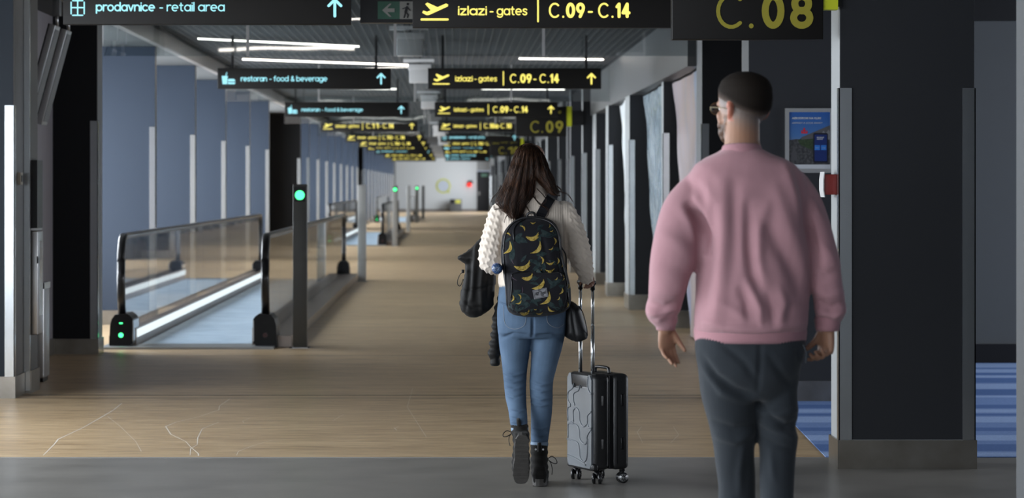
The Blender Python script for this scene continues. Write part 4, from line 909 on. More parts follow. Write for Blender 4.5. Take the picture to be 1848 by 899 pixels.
# the neck opening and the sleeve / hem ends are left to the rib bands; soft overall slack
co += no*(.0035*vnoise(co*np.array([1, 1, .45]), 38, 11))[:, None]
FO = [([(1241, 372), (1254, 392), (1264, 424), (1266, 450)], .011, -.036), ([(1228, 376), (1244, 404), (1252, 440)], .012, .010), ([(1280, 375), (1278, 440), (1272, 500), (1266, 540)], .013, -.016), ([(1262, 470), (1264, 520)], .010, -.010),
      ([(1297, 335), (1298, 420), (1294, 520), (1284, 570)], .017, .014), ([(1318, 330), (1320, 420), (1318, 500)], .014, -.011), ([(1330, 350), (1326, 440), (1320, 520)], .015, .009),
      ([(1341, 370), (1343, 440), (1350, 490), (1360, 515)], .012, -.016), ([(1374, 372), (1360, 420), (1358, 465), (1368, 505)], .014, .013), ([(1372, 400), (1390, 432), (1408, 462), (1428, 500), (1440, 540)], .016, -.014),
      ([(1392, 345), (1412, 400), (1436, 450), (1448, 500)], .018, .011), ([(1424, 300), (1442, 350), (1452, 400), (1457, 440)], .012, -.018), ([(1412, 290), (1426, 340), (1436, 390)], .014, .011),
      ([(1340, 505), (1352, 530), (1362, 552), (1364, 580)], .009, .013), ([(1328, 520), (1338, 545), (1342, 575)], .009, -.010), ([(1376, 530), (1384, 555), (1386, 580)], .009, -.010), ([(1398, 520), (1408, 548), (1400, 580)], .011, .010),
      ([(1290, 545), (1320, 558), (1345, 575)], .010, .007), ([(1420, 545), (1410, 572)], .010, -.007), ([(1256, 575), (1300, 588), (1360, 592), (1450, 580)], .009, .011),
      ([(1258, 300), (1290, 318), (1330, 322)], .018, .006), ([(1246, 330), (1262, 345), (1270, 372)], .012, -.010), ([(1268, 330), (1276, 360), (1278, 395)], .013, .010), ([(1250, 352), (1262, 380)], .010, .008),
      # sleeves
      ([(1190, 420), (1222, 440), (1252, 470)], .016, .008), ([(1186, 470), (1222, 486), (1250, 500)], .016, -.008), ([(1182, 520), (1212, 528), (1236, 520)], .013, .009), ([(1172, 545), (1196, 556), (1222, 548)], .010, -.011), ([(1168, 562), (1190, 572), (1220, 560)], .009, .012), ([(1180, 576), (1204, 572), (1222, 566)], .007, -.012),
      ([(1470, 440), (1484, 450), (1500, 470)], .012, .008), ([(1466, 480), (1484, 496), (1512, 490)], .012, -.010), ([(1470, 520), (1488, 532), (1514, 528)], .011, .011), ([(1474, 545), (1494, 556), (1516, 548)], .009, -.012), ([(1472, 562), (1496, 572), (1522, 560)], .009, .013), ([(1478, 574), (1500, 578)], .006, -.010),
      ([(1462, 350), (1478, 362), (1494, 392)], .010, -.008), ([(1456, 405), (1466, 440), (1470, 480)], .009, -.014)]
for ln, w, a in FO: fold(co, no, ln, w, a, m2, None, 1.5, 1.0)
set_co(me, co)
sh = link('sweatshirt', me, None, man); M['pink'] = cloth('pink_fleece', (.395, .215, .238), 1100, .2); me.materials.append(M['pink'])
M['pink_rib'] = cloth('pink_rib', (.40, .205, .23), 900, .2)
ribband('hem_band', M['pink_rib'], sh, [((mX(1354), MY, mZ(p)), w/2/MS, d, XY) for p, w, d in ((590, 202, .143), (600, 203, .144), (611, 201, .141), (617, 197, .136), (616, 190, .128), (606, 190, .128))], .0012, 90)
ribband('collar_band', M['pink_rib'], sh, [((mX(1337), MY-.028, mZ(p)), w/2/MS, d, (Vector((1, 0, 0)), Vector((0, 1, -.10)))) for p, w, d in ((280, 84, .075), (272, 74, .070), (264, 68, .066), (262, 64, .062), (268, 62, .060))], .0008, 60)
for (x, dy, w0) in ((1204, .065, 34), (1494, .01, 42)):
    ribband('cuff', M['pink_rib'], sh, [((mX(x), MY+dy, mZ(p)), w/2/MS, w/2/MS*1.02, XY) for p, w in ((570, w0), (578, w0+4), (588, w0+2), (597, w0-1), (598, w0-6), (590, w0-8))], .0010, 30)
# trousers
mb = MB()
loft(mb, [tring(600, 1258, 1450, .125), tring(615, 1254, 1454, .130), tring(640, 1255, 1451, .132, -.005), tring(670, 1260, 1443, .122, -.004), tring(700, 1274, 1430, .098, 0), tring(722, 1292, 1418, .070, 0)])
def legs(A): limb(mb, [(mX((a+b)/2), MY+dy, mZ(y), (b-a)/2/MS) for y, a, b, dy in A], 24, 5)
legs([(625, 1258, 1358, -.01), (660, 1258, 1361, -.01), (703, 1264, 1364, 0), (762, 1279, 1365, .02), (824, 1292, 1365, .05), (899, 1300, 1369, .08), (980, 1300, 1368, .08), (1060, 1302, 1368, .09), (1120, 1306, 1366, .10)])
legs([(625, 1362, 1450, -.01), (660, 1365, 1445, -.01), (705, 1366, 1439, 0), (745, 1367, 1441, 0), (770, 1369, 1436, .01), (793, 1369, 1440, .01), (824, 1371, 1437, .01), (899, 1370, 1431, -.02), (980, 1368, 1430, -.09), (1050, 1368, 1428, -.16), (1100, 1370, 1426, -.20)])
me = sculpt(mb, .0065, 10, .5); co = get_co(me); no = get_no(me)
co += no*(.003*vnoise(co*np.array([1, 1, .7]), 40, 21))[:, None]
for ln, w, a in [([(1364, 612), (1363, 660), (1362, 700)], .008, -.007), ([(1262, 640), (1286, 676), (1320, 700), (1350, 708)], .012, -.011), ([(1268, 660), (1300, 705), (1345, 722)], .013, .010), ([(1300, 620), (1335, 650), (1355, 680)], .012, -.008),
                 ([(1285, 760), (1320, 772), (1356, 768)], .013, -.010), ([(1290, 785), (1325, 795), (1360, 780)], .012, .009), ([(1366, 725), (1390, 752), (1415, 768), (1432, 762)], .011, -.014), ([(1372, 760), (1400, 776), (1436, 790)], .011, .013), ([(1368, 740), (1400, 745), (1438, 738)], .011, .010),
                 ([(1372, 790), (1396, 800), (1430, 812)], .010, -.009), ([(1340, 800), (1335, 850), (1336, 890)], .012, .008), ([(1388, 810), (1392, 860)], .011, .007), ([(1432, 625), (1440, 650)], .012, -.008), ([(1380, 640), (1410, 680), (1432, 700)], .013, -.008)]: fold(co, no, ln, w, a, m2)
set_co(me, co)
tr = link('trousers', me, None, man); M['charcoal'] = cloth('charcoal_trousers', (.027, .032, .038), 1000, .2, sheen=.15); me.materials.append(M['charcoal'])
MB().tube([(mX(x), MY-.128-.012, mZ(y)) for x, y in ((1440, 618), (1446, 632), (1445, 650))], .003, 6).build('pocket_edge', M['charcoal'], tr)
def shoe(mb, ank, pitch=0., yaw=0., k=1., up=None, L=.27):
    Mx = Matrix.Translation(ank) @ Matrix.Rotation(yaw, 4, 'Z') @ Matrix.Rotation(pitch, 4, 'X') @ Matrix.Scale(k, 4)
    n0 = len(mb.v)
    R = [(-.062, .022, .030, .05), (-.055, .036, .05, .05), (-.02, .039, .055, .055), (.03, .040, .048, .052), (.08, .045, .038, .044), (.13, .046, .030, .036), (.17, .040, .024, .030), (.195, .025, .016, .024)]
    loft(mb, [ellring((0, y, h-.0), w, hh, 20, 2.4, frame=(Vector((1, 0, 0)), Vector((0, 0, 1)))) for y, w, hh, h in R]); mb.xf(Mx, n0); return Mx
def sole(Mx, mat, parent, th=.022, n=24, treads=False):
    P = []
    for k in range(n):
        t = 2*PI*k/n; y = .068+.135*math.sin(t); wv = .040+.010*max(0, math.sin(t))-.006*math.exp(-((math.sin(t)+.1)/.3)**2); P.append((wv*math.copysign(abs(math.cos(t))**.55, math.cos(t)), y))
    m = MB().prism(P, th, 'z', -.004)
    for q in range(9 if treads else 0): m.box(-.034, .034, -.045+q*.025, -.032+q*.025, -.008, -.003)
    m.xf(Mx); return m.build('sole', mat, parent)
for (px, dy, z, pi) in ((1336, .10, .0, 0.), (1399, -.17, .055, -.45)):
    mb = MB(); Mx = shoe(mb, Vector((mX(px), MY+dy-.02, .004+z)), pi); limb(mb, [tuple(Mx @ Vector((0, -.02, .07)))+(.040,), tuple(Mx @ Vector((0, -.02, .12)))+(.038,)], 16, 3)
    mm = sculpt(mb, .005, 3); set_co(mm, get_co(mm)); s = link('shoe', mm, M['black'], man); sole(Mx, M['white'], s)

# ------------------------------------------------------------------ the woman with the banana backpack
WY = 13.6; WS = FPX/WY
def wX(px): return (px-CX)/WS
def wZ(py): return EYE+(CY-py)/WS
def w2(px, py): return (wX(px), wZ(py))
woman = thing('person', (wX(958), WY, 0), 'person with long brown hair, cream cable-knit sweater and blue jeans, pulling a suitcase', 'person')
def wring(py, xl, xr, ry, dy=0, e=2.2, n=32): return ellring((wX((xl+xr)/2), WY+dy, wZ(py)), (xr-xl)/2/WS, ry, n, e)
mb = MB()
MhW = head(mb, Vector((wX(957), WY+.0, wZ(260)-.231*.90)), math.radians(8), .90, True)
limb(mb, [(wX(957), WY-.02, wZ(315), .046), (wX(958), WY-.03, wZ(345), .048), (wX(960), WY-.03, wZ(362), .06)], 18, 4)
loft(mb, [wring(596, 915, 1004, .07), wring(570, 908, 1010, .085), wring(530, 910, 1008, .08), wring(490, 916, 1006, .075), wring(440, 912, 1010, .08), wring(400, 912, 1010, .075), wring(380, 925, 1000, .055), wring(364, 938, 980, .04)])
WLA = [(wX(912), WY, wZ(395), .035), (wX(895), WY-.01, wZ(430), .032), (wX(887), WY-.012, wZ(466), .030), (wX(892), WY+.10, wZ(479), .027), (wX(900), WY+.22, wZ(478), .024)]
WRA = [(wX(1012), WY, wZ(395), .035), (wX(1033), WY-.01, wZ(430), .032), (wX(1046), WY-.012, wZ(465), .030), (wX(1055), WY-.01, wZ(487), .024), (wX(1062), WY+.0, wZ(499), .022)]
limb(mb, WLA); limb(mb, WRA)
hand(mb, (wX(900), WY+.22, wZ(478)), (.25, .9, .1), (.5, -.1, .8), (.6, -.2, -.6), [.5, .6, .65, .7], .03, .82, .4, .5)
# right hand closed round the suitcase grip
hand(mb, (wX(1064.5), WY+.0, wZ(494)), (.02, .35, -.90), (-.75, .3, .0), (.15, -.9, -.3), [.75, .95, 1.0, 1.05], .02, .62, .8, .7)
limb(mb, [(wX(931), WY, wZ(585), .055), (wX(930), WY+.012, wZ(650), .048), (wX(930), WY+.005, wZ(690), .040), (wX(933), WY-.06, wZ(740), .033), (wX(936), WY-.125, wZ(778), .025)])
limb(mb, [(wX(988), WY, wZ(585), .055), (wX(982), WY+.015, wZ(650), .048), (wX(977), WY+.01, wZ(690), .040), (wX(976), WY-.003, wZ(740), .038), (wX(974), WY+.0, wZ(800), .032)])
me = sculpt(mb, .0045, 3, .5); co = get_co(me); set_co(me, co)
col = np.tile(np.array([.36, .20, .145]), (len(co), 1))*(1+.06*vnoise(co, 40, 4))[:, None]; paint(me, 'Col', col)
wb = link('body', me, M['skin'], woman); eyes(MhW, wb)
# sweater
mb = MB()
loft(mb, [wring(342, 938, 984, .058, -.03), wring(352, 932, 989, .068, -.028), wring(360, 922, 1002, .078, -.02), wring(370, 909, 1018, .088, -.01), wring(385, 899, 1028, .100), wring(410, 896, 1030, .112, 0, 2.4), wring(440, 897, 1026, .115, 0, 2.4), wring(470, 899, 1023, .115), wring(495, 900, 1023, .115), wring(505, 901, 1022, .112)])
limb(mb, [(wX(x), WY+dy, wZ(y), r/WS) for x, y, r, dy in ((906, 388, 24, 0), (896, 415, 22, -.01), (890, 440, 22.5, -.015), (886, 463, 22, -.015), (887, 476, 20, .04), (893, 480, 18, .12), (899, 478, 15, .20))], 24, 5)
limb(mb, [(wX(x), WY+dy, wZ(y), r/WS) for x, y, r, dy in ((1016, 386, 24, 0), (1030, 412, 22, -.01), (1040, 440, 22, -.015), (1047, 463, 20.5, -.015), (1052, 480, 17.5, -.01), (1056, 492, 15, -.01), (1058, 500, 13, -.01))], 24, 5)
me = sculpt(mb, .0048, 5, .5); co = get_co(me); no = get_no(me)
fold(co, no, [(1010, 400), (1012, 450), (1016, 490)], .010, .010, w2); fold(co, no, [(1020, 410), (1022, 460)], .007, -.014, w2); fold(co, no, [(1002, 400), (1005, 470)], .007, -.006, w2); fold(co, no, [(905, 400), (904, 470)], .008, -.010, w2)
# cable knit on the sleeves and yoke: two plaited columns of raised loops
xx, zz = co[:, 0], co[:, 2]; zrow = zz*1.0
def cables(cx_of_z, sel, pitch=.032, gap=.027):
    u = (xx-cx_of_z)/gap; colid = np.round(u); f = u-colid; ph = zz/pitch*2*PI+colid*PI
    strand = np.abs(f+.22*np.sin(ph))
    bumpv = np.exp(-(strand/.26)**2)*(.6+.4*np.cos(ph*1.0+PI*f*2))
    return bumpv*sel
armL = sst(wX(907)-xx, 0, .01); armR = sst(xx-wX(1026), 0, .01)
cl = wX(888)+(wZ(440)-zz)*-.22; crr = wX(1040)+(wZ(440)-zz)*.28
d = .0065*cables(cl, armL)+.0065*cables(crr, armR)
d += .0018*np.sin(xx*2*PI/.012)*(1-np.maximum(armL, armR))*.6
co += no*d[:, None]; set_co(me, co)
M['cream'] = cloth('cream_wool', (.70, .61, .52), 500, .5, sheen=.25)
sw_ = link('sweater', me, None, woman); me.materials.append(M['cream'])
ribband('hem_band', M['cream'], sw_, [((wX(961), WY, wZ(p)), w/2/WS, d_, XY) for p, w, d_ in ((497, 122, .113), (503, 123, .114), (512, 122, .112), (518, 119, .110), (518, 112, .103), (506, 112, .103))], .0025, 70)
ribband('collar_band', M['cream'], sw_, [((wX(961), WY-.03, wZ(p)), w/2/WS, d_, (Vector((1, 0, 0)), Vector((0, 1, -.1)))) for p, w, d_ in ((352, 56, .068), (344, 50, .062), (334, 47, .058), (326, 46, .056), (326, 42, .051), (340, 42, .051))], .0016, 40)
# jeans
mb = MB()
loft(mb, [wring(512, 902, 1020, .100), wring(530, 899, 1021, .106, -.005), wring(560, 897, 1022, .118, -.012), wring(585, 897, 1021, .120, -.014), wring(600, 898, 1020, .112, -.01), wring(610, 902, 1016, .09)])
def legw(A): limb(mb, [(wX((a+b)/2), WY+dy, wZ(y), (b-a)/2/WS) for y, a, b, dy in A], 24, 5)
legw([(575, 898, 960, -.01), (600, 899, 959.5, 0), (625, 901, 957, .01), (650, 905, 954, .015), (680, 908, 950.5, .01), (700, 910, 949.5, 0), (715, 912, 950, -.02), (735, 916, 950, -.05), (755, 919, 951, -.09), (770, 922, 951, -.12)])
legw([(575, 961, 1021, -.01), (600, 960.5, 1020, 0), (625, 959, 1015, .01), (650, 958, 1008, .015), (680, 956, 1000, .015), (700, 956, 998, .01), (720, 957, 997.5, 0), (745, 958, 996, -.005), (770, 958, 992.5, -.005), (790, 958, 990, 0), (803, 959, 988, 0)])
me = sculpt(mb, .0048, 4, .5); co = get_co(me); no = get_no(me)
co += no*(.0016*vnoise(co, 60, 31))[:, None]
FJ = [([(960, 572), (960, 590), (959.5, 605)], .006, -.016)]
for y in (672, 684, 697, 711): FJ.append(([(909, y), (926, y+5), (949, y-1)], .0055, -.007 if (y//3) % 2 else .008))
for y in (690, 702, 716, 727): FJ.append(([(957, y-2), (975, y+4), (996, y)], .0055, -.006 if (y//3) % 2 else .008))
for y in (738, 750, 760): FJ.append(([(918, y), (934, y+3), (950, y-1)], .005, .006))
for y in (770, 782, 793): FJ.append(([(958, y), (974, y+3), (990, y-1)], .005, .005))
FJ += [([(905, 610), (925, 600), (950, 602)], .009, -.007), ([(1014, 612), (995, 602), (970, 603)], .009, -.007)]
for ln, w, a in FJ: fold(co, no, ln, w, a, w2)
set_co(me, co)
def denim():
    m, nt, N, L, p = nodes_of('blue_denim'); tc = N.new('ShaderNodeTexCoord')
    n1 = N.new('ShaderNodeTexNoise'); n1.inputs['Scale'].default_value = 5; n1.inputs['Detail'].default_value = 3; L.new(tc.outputs['Object'], n1.inputs['Vector'])
    cr = N.new('ShaderNodeValToRGB'); e = cr.color_ramp.elements; e[0].position = .32; e[0].color = (.056, .092, .148, 1); e[1].position = .68; e[1].color = (.105, .160, .240, 1); L.new(n1.outputs['Fac'], cr.inputs[0])
    n2 = N.new('ShaderNodeTexNoise'); n2.inputs['Scale'].default_value = 420; n2.inputs['Detail'].default_value = 2; L.new(tc.outputs['Object'], n2.inputs['Vector'])
    mr = N.new('ShaderNodeMapRange'); mr.inputs['To Min'].default_value = .82; mr.inputs['To Max'].default_value = 1.2; L.new(n2.outputs['Fac'], mr.inputs['Value'])
    v = N.new('ShaderNodeVectorMath'); v.operation = 'SCALE'; L.new(cr.outputs[0], v.inputs[0]); L.new(mr.outputs[0], v.inputs['Scale']); L.new(v.outputs[0], p.inputs['Base Color'])
    p.inputs['Roughness'].default_value = .85; p.inputs['Specular IOR Level'].default_value = .2
    b = N.new('ShaderNodeBump'); b.inputs['Strength'].default_value = .25; b.inputs['Distance'].default_value = .001; L.new(n2.outputs['Fac'], b.inputs['Height']); L.new(b.outputs[0], p.inputs['Normal']); return m
M['denim'] = denim(); je = link('jeans', me, None, woman); me.materials.append(M['denim'])
def bvh_of(o):
    me = o.data; off = wloc(o); return BVHTree.FromPolygons([v.co+off for v in me.vertices], [tuple(p.vertices) for p in me.polygons])
def onto(bv, x, z, y0, d=.001):
    hit = bv.ray_cast(Vector((x, y0-1.2, z)), Vector((0, 1, 0)), 2.5)
    return None if hit[0] is None else hit[0]+Vector((0, -d, 0))
bj = bvh_of(je); M['stitch'] = plain('pale_stitching', (.20, .22, .25), .8); M['denim_dark'] = plain('denim_seam', (.05, .09, .16), .9)
def trace(bv, px, y0, r, name, mat, parent, f=w2, n=14, dd=.0005):
    P = catmull([np.array(p, float) for p in px], 4); pts = []
    for p in P:
        q = onto(bv, *f(*p), y0, dd)
        if q is not None: pts.append(q)
    if len(pts) > 1: return MB().tube(pts, r, 5).build(name, mat, parent)
for pk in ([(908, 550), (911, 583), (928, 592), (946, 583), (948, 556)], [(986, 556), (987, 580), (1004, 590), (1018, 584)]): trace(bj, pk, WY, .0014, 'pocket_seam', M['stitch'], je)
trace(bj, [(961, 545), (961, 575), (960, 590)], WY, .0012, 'centre_seam', M['denim_dark'], je); trace(bj, [(902, 545), (916, 550)], WY, .004, 'belt_loop', M['denim'], je)
for (y, xl, xr, dy) in ((769, 922, 951.5, -.118), (800, 958.5, 988.5, 0)):
    ribband('cuff', plain('pale_denim_cuff', (.20, .27, .36), .9), je, [((wX((xl+xr)/2), WY+dy, wZ(p)), w/2/WS, w/2/WS, XY) for p, w in ((y-3, xr-xl+1), (y+1, xr-xl+2), (y+5, xr-xl+1), (y+5, xr-xl-4), (y, xr-xl-4))], .0006, 24)
# boots
M['suede'] = cloth('black_suede', (.012, .011, .010), 300, .3, .8, sheen=.1); M['boot_sole'] = plain('worn_boot_sole', (.050, .046, .042), .7, var=.3, scale=30, bump=.4, bscale=120); M['lace'] = plain('boot_lace', (.014, .013, .012), .7)
def boot(ank, pitch, top, yaw, side, label):
    mb = MB(); Mx = shoe(mb, ank, pitch, yaw, .97)
    a = Mx @ Vector((0, -.018, .06)); b = Vector(top)
    limb(mb, [(*a, .043), (*(a.lerp(b, .35)), .042), (*(a.lerp(b, .75)), .042), (*b, .044)], 20, 4)
    mm = sculpt(mb, .0048, 3); c = get_co(mm); c += get_no(mm)*(.002*np.sin((c[:, 2]-.05)*2*PI/.035))[:, None]; set_co(mm, c)
    o = link('boot', mm, M['suede'], woman); o['label'] = label
    sole(Mx, M['boot_sole'], o, .034, 28, True)
    ax = (b-a).normalized(); bk = Vector((0, -1, 0)); bk = (bk-ax*bk.dot(ax)).normalized()
    q = b+ax*.03+bk*.044; m = MB(); m.tube([q-ax*.05, q-ax*.03+bk*.004, q-ax*.008+bk*.001], [.010, .011, .009], 8); m.build('pull_tab', M['suede'], o)
    sx = Vector((side, 0, 0)); m = MB(); p0 = a.lerp(b, .55)+sx*.040
    lp = [p0, p0+sx*.022+ax*.012, p0+sx*.042-ax*.004, p0+sx*.045-ax*.022, p0+sx*.028-ax*.022, p0+sx*.006-ax*.008]
    m.tube([Vector(v) for v in catmull(lp, 4)], .0022, 6); lp = [p0, p0+sx*.016-ax*.022, p0+sx*.022-ax*.05, p0+sx*.02-ax*.078]; m.tube([Vector(v) for v in catmull(lp, 4)], .002, 6)
    m.build('lace', M['lace'], o)
    for k in (.35, .55, .75):
        cc = a.lerp(b, k); ff = -bk
        m = MB(); m.tube([cc+ff*.042+Vector((-.022, 0, .006)), cc+ff*.046, cc+ff*.042+Vector((.022, 0, -.004))], .0022, 6); m.build('lace', M['lace'], o)
    m = MB()
    for s in (-1, 1): m.disc(b+bk*.038+Vector((s*.018, -.004, -.01)), .005, 'y', .004, 10)
    m.build('eyelet', M['steel'], o)
    return o
boot(Vector((wX(974), WY+.0, .008)), 0, (wX(973), WY-.002, wZ(808)), math.radians(-3), 1, 'standing boot flat on the floor')
toe = Vector((wX(939), WY-.14, .035)); pt = -1.22
Rm = Matrix.Rotation(math.radians(2), 4, 'Z') @ Matrix.Rotation(pt, 4, 'X'); ank = toe-(Rm @ Vector((0, .185, .0)))
boot(ank, pt, (wX(936.5), WY-.115, wZ(769)), math.radians(2), -1, 'pushing-off boot with heel raised and sole showing')

# hair
OUT = [(258.5, 948, 961), (262, 940, 966), (267, 934, 974), (274, 929, 979), (286, 925, 985), (300, 920.5, 990.5), (313, 915, 995), (325, 911.5, 1000), (335, 907, 1003), (342, 904.5, 1006), (350, 901, 1009)]
LEFT = [(300, 920.5, 968), (325, 911.5, 966), (342, 904.5, 965), (352, 899.5, 962), (360, 895, 958), (368, 893, 951), (376, 902, 947), (386, 912, 942), (393, 918, 936)]
RIGHT = [(300, 945, 990.5), (318, 957, 997), (330, 971, 1001.5), (340, 979, 1005), (347, 987, 1008.5), (353, 997, 1009.5)]
def ydep(py):   # centre depth and half thickness of the hair at a height
    t = min(max((py-258)/90, 0), 1); return (WY-.005-.075*t*t, .045+.075*math.sin(min(1, (py-256)/28)*PI/2)*(1-.62*max(0, (py-300)/60) if py < 360 else .38))
mb = MB()
def hrings(T, cut=0): return [ellring((wX((a+b)/2), ydep(y)[0], wZ(y)), (b-a)/2/WS, ydep(y)[1], 26, 2.1) for y, a, b in T]
loft(mb, hrings(OUT[:6]+[(313, 917, 993), (322, 930, 985)])); loft(mb, hrings(LEFT)); loft(mb, hrings(RIGHT))
me = sculpt(mb, .0042, 3, .5); co = get_co(me); no = get_no(me)
# keep the face side open: push the front of the cap back onto the skull
hc = headcoords(co, MhW); fm = (hc[:, 1] > .02) & (hc[:, 2] < .17) & (np.abs(hc[:, 0]) < .075)
lock = np.sin((co[:, 0]-wX(957))/(.10+.9*np.maximum(0, wZ(262)-co[:, 2]))*46+3*vnoise(co*np.array([1, 1, .2]), 20, 41))
co += no*(.0038*lock*sst(wZ(266)-co[:, 2], 0, .06))[:, None]; set_co(me, co)
keep(me, ~fm)
hw = link('hair', me, None, woman)
M['hair'] = ramp_noise('brown_hair', [(.008, .0038, .0022), (.023, .010, .0052), (.062, .027, .013)], 34, .5, 3, spec=.2, sv=(4, 4, .35)); me.materials.append(M['hair'])
bh = bvh_of(hw); st = MB(); rr = np.random.default_rng(5)
Lf = np.array(LEFT); Of = np.array(OUT); Rf = np.array(RIGHT)
for k in range(420):
    a = rr.uniform(0.0, 1.0); left = a < .60
    y1 = rr.uniform(356, 408) if left else rr.uniform(335, 356); ys = np.arange(262+rr.uniform(0, 50), y1, 7.); pts = []
    wv = rr.uniform(-1.4, 1.4); fr_ = rr.uniform(.04, .09); ph = rr.uniform(0, 6)
    for y in ys:
        if y < 300: xl, xr = np.interp(y, Of[:, 0], Of[:, 1]), np.interp(y, Of[:, 0], Of[:, 2]); x = xl+(xr-xl)*a
        else:
            xo = np.interp(300, Of[:, 0], Of[:, 1])
            if left: xl, xr = np.interp(y, Lf[:, 0], Lf[:, 1]), np.interp(y, Lf[:, 0], Lf[:, 2]); x = xl+(xr-xl)*(a/.60)*.98
            else: xl, xr = np.interp(y, Rf[:, 0], Rf[:, 1]), np.interp(y, Rf[:, 0], Rf[:, 2]); x = xl+(xr-xl)*((a-.60)/.40)
            w = min(1, (y-300)/18); xo2 = xo+(990.5-xo)*a; x = xo2*(1-w)+x*w
        x += wv*2.2*math.sin(fr_*(y-262)+ph)*min(1, (y-262)/50)
        q = onto(bh, wX(x), wZ(y), WY, .0012+.002*abs(wv))
        if q is None:
            if not pts: continue
            q = Vector((wX(x), pts[-1].y+.002, wZ(y)))
        if pts and abs(q.y-pts[-1].y) > .03: q.y = pts[-1].y+.01
        pts.append(q)
    if len(pts) > 3:
        n = len(pts); st.tube(pts, [.0019*(1-.75*(i/(n-1))**2) for i in range(n)], 4)
# loose wisps
for pl in ([(905, 335), (897, 350), (889, 358), (884, 374)], [(930, 365), (921, 380), (913, 390), (909, 400)], [(945, 370), (936, 386), (924, 398)], [(1004, 336), (1011, 344), (1016, 356)], [(962, 352), (972, 368), (984, 376), (988, 384), (983, 392)], [(958, 350), (968, 362), (976, 368)], [(968, 340), (978, 352), (984, 362), (972, 372)], [(940, 360), (950, 376), (958, 388)], [(936, 362), (944, 384), (952, 394)], [(915, 360), (906, 372), (893, 378), (890, 372)], [(1007, 345), (1024, 352), (1034, 366)]):
    for j in range(3):
        P = catmull([np.array(p, float)+rr.normal(0, 1.0, 2) for p in pl], 4); st.tube([Vector((wX(p[0]), WY-.125+.004*j, wZ(p[1]))) for p in P], [.0016*(1-.7*i/len(P)) for i in range(len(P))], 4)
st.build('hair_strands', M['hair'], hw, 'stuff')

# ------------------------------------------------------------------ backpack
bp = thing('backpack', (wX(963), WY-.2, wZ(570)), 'black backpack printed with yellow bananas and dark leaves on the woman\'s back', 'backpack')
M['bag_black'] = cloth('bag_canvas', (.010, .010, .013), 700, .3, .75, sheen=.05)
BL = [(390, 948, 972, .03), (393, 936, 984, .06), (398, 925, 995, .09), (405, 917, 1002, .115), (414, 910, 1006, .13), (424, 905.5, 1009.5, .138), (447, 902.5, 1011.5, .142), (470, 903.5, 1015, .147), (484, 906, 1019.5, .152), (500, 908, 1023, .160), (517, 910, 1026.5, .168), (538, 911.5, 1028, .172), (552, 913.5, 1025, .168), (560, 917, 1016, .15), (566, 926, 995, .11), (569, 942, 972, .06)]
BACK = WY-.112
def bring(y, a, b, d): return ellring((wX((a+b)/2), BACK-d/2+.012, wZ(y)), (b-a)/2/WS, d/2, 40, 3.2)
mb = MB(); loft(mb, [bring(*r) for r in BL]); me = sculpt(mb, .0045, 3, .5); co = get_co(me); no = get_no(me)
co += no*(.0028*vnoise(co, 35, 51))[:, None]
for ln, w, a in [([(915, 486), (965, 489), (1016, 484)], .006, -.007), ([(905, 440), (912, 500), (915, 550)], .006, -.006), ([(1000, 440), (1008, 500), (1014, 550)], .008, -.005), ([(930, 470), (935, 520)], .012, .005), ([(975, 425), (985, 465)], .012, -.004), ([(925, 560), (970, 556), (1015, 548)], .010, .005)]: fold(co, no, ln, w, a, w2)
set_co(me, co); main = link('main_compartment', me, M['bag_black'], bp)
mb = MB(); PK = [(489, 922, 1008, .02), (493, 918, 1014, .035), (510, 917, 1018, .045), (535, 918, 1019, .048), (552, 921, 1014, .040), (559, 930, 1000, .02)]
bm_ = bvh_of(main); yq = onto(bm_, wX(965), wZ(520), WY, 0).y
loft(mb, [ellring((wX((a+b)/2), yq+.004, wZ(y)), (b-a)/2/WS, d/2, 36, 3.) for y, a, b, d in PK]); me = sculpt(mb, .0045, 2, .5); co = get_co(me); co += get_no(me)*(.0025*vnoise(co, 40, 53))[:, None]; set_co(me, co)
pocket = link('front_pocket', me, M['bag_black'], bp)
# combined surface for prints
vv = []; ff = []
for o in (main, pocket):
    n0 = len(vv); off = wloc(o); vv += [v.co+off for v in o.data.vertices]; ff += [tuple(i+n0 for i in p.vertices) for p in o.data.polygons]
bb = BVHTree.FromPolygons(vv, ff)
M['banana'] = ramp_noise('banana_print', [(.20, .13, .02), (.36, .26, .06), (.42, .33, .11)], 120, .8, 2, spec=.1); M['leaf'] = ramp_noise('leaf_print', [(.010, .018, .020), (.022, .036, .038), (.035, .05, .048)], 60, .8, 2, spec=.1); M['stem'] = plain('stem_print', (.05, .028, .045), .8)
def patch(name, P, mat, d):
    """flat print that follows the bag's surface; P = strip of (left, right) photo positions"""
    vs = []; ok = True
    for l, r in P:
        for p in (l, r):
            q = onto(bb, wX(p[0]), wZ(p[1]), WY, d)
            if q is None: return
            vs.append(q)
    fs = [(2*i, 2*i+1, 2*i+3, 2*i+2) for i in range(len(P)-1)]
    me = bpy.data.meshes.new(name); me.from_pydata(vs, [], fs); me.update(); link(name, me, mat, bp)
def crescent(cx, cy, L, ang, bend=.28, wid=.24, n=9):
    a = math.radians(ang); P = []
    for i in range(n):
        t = -1+2*i/(n-1); u = t*L/2; v = bend*L*(t*t-.4)*1.0; w = wid*L*.5*max(.10, (1-abs(t)**2.2))
        for_ = []
        for s in (-1, 1):
            uu, vv_ = u, v+s*w; for_.append((cx+uu*math.cos(a)-vv_*math.sin(a), cy-(uu*math.sin(a)+vv_*math.cos(a))))
        P.append(tuple(for_))
    return P
lr = np.random.default_rng(12)
for k in range(60):
    cx, cy = lr.uniform(908, 1022), lr.uniform(402, 562); patch('leaf_print', crescent(cx, cy, lr.uniform(14, 30), lr.uniform(0, 180), lr.uniform(-.15, .15), lr.uniform(.25, .42)), M['leaf'], .0007+k*4e-6)
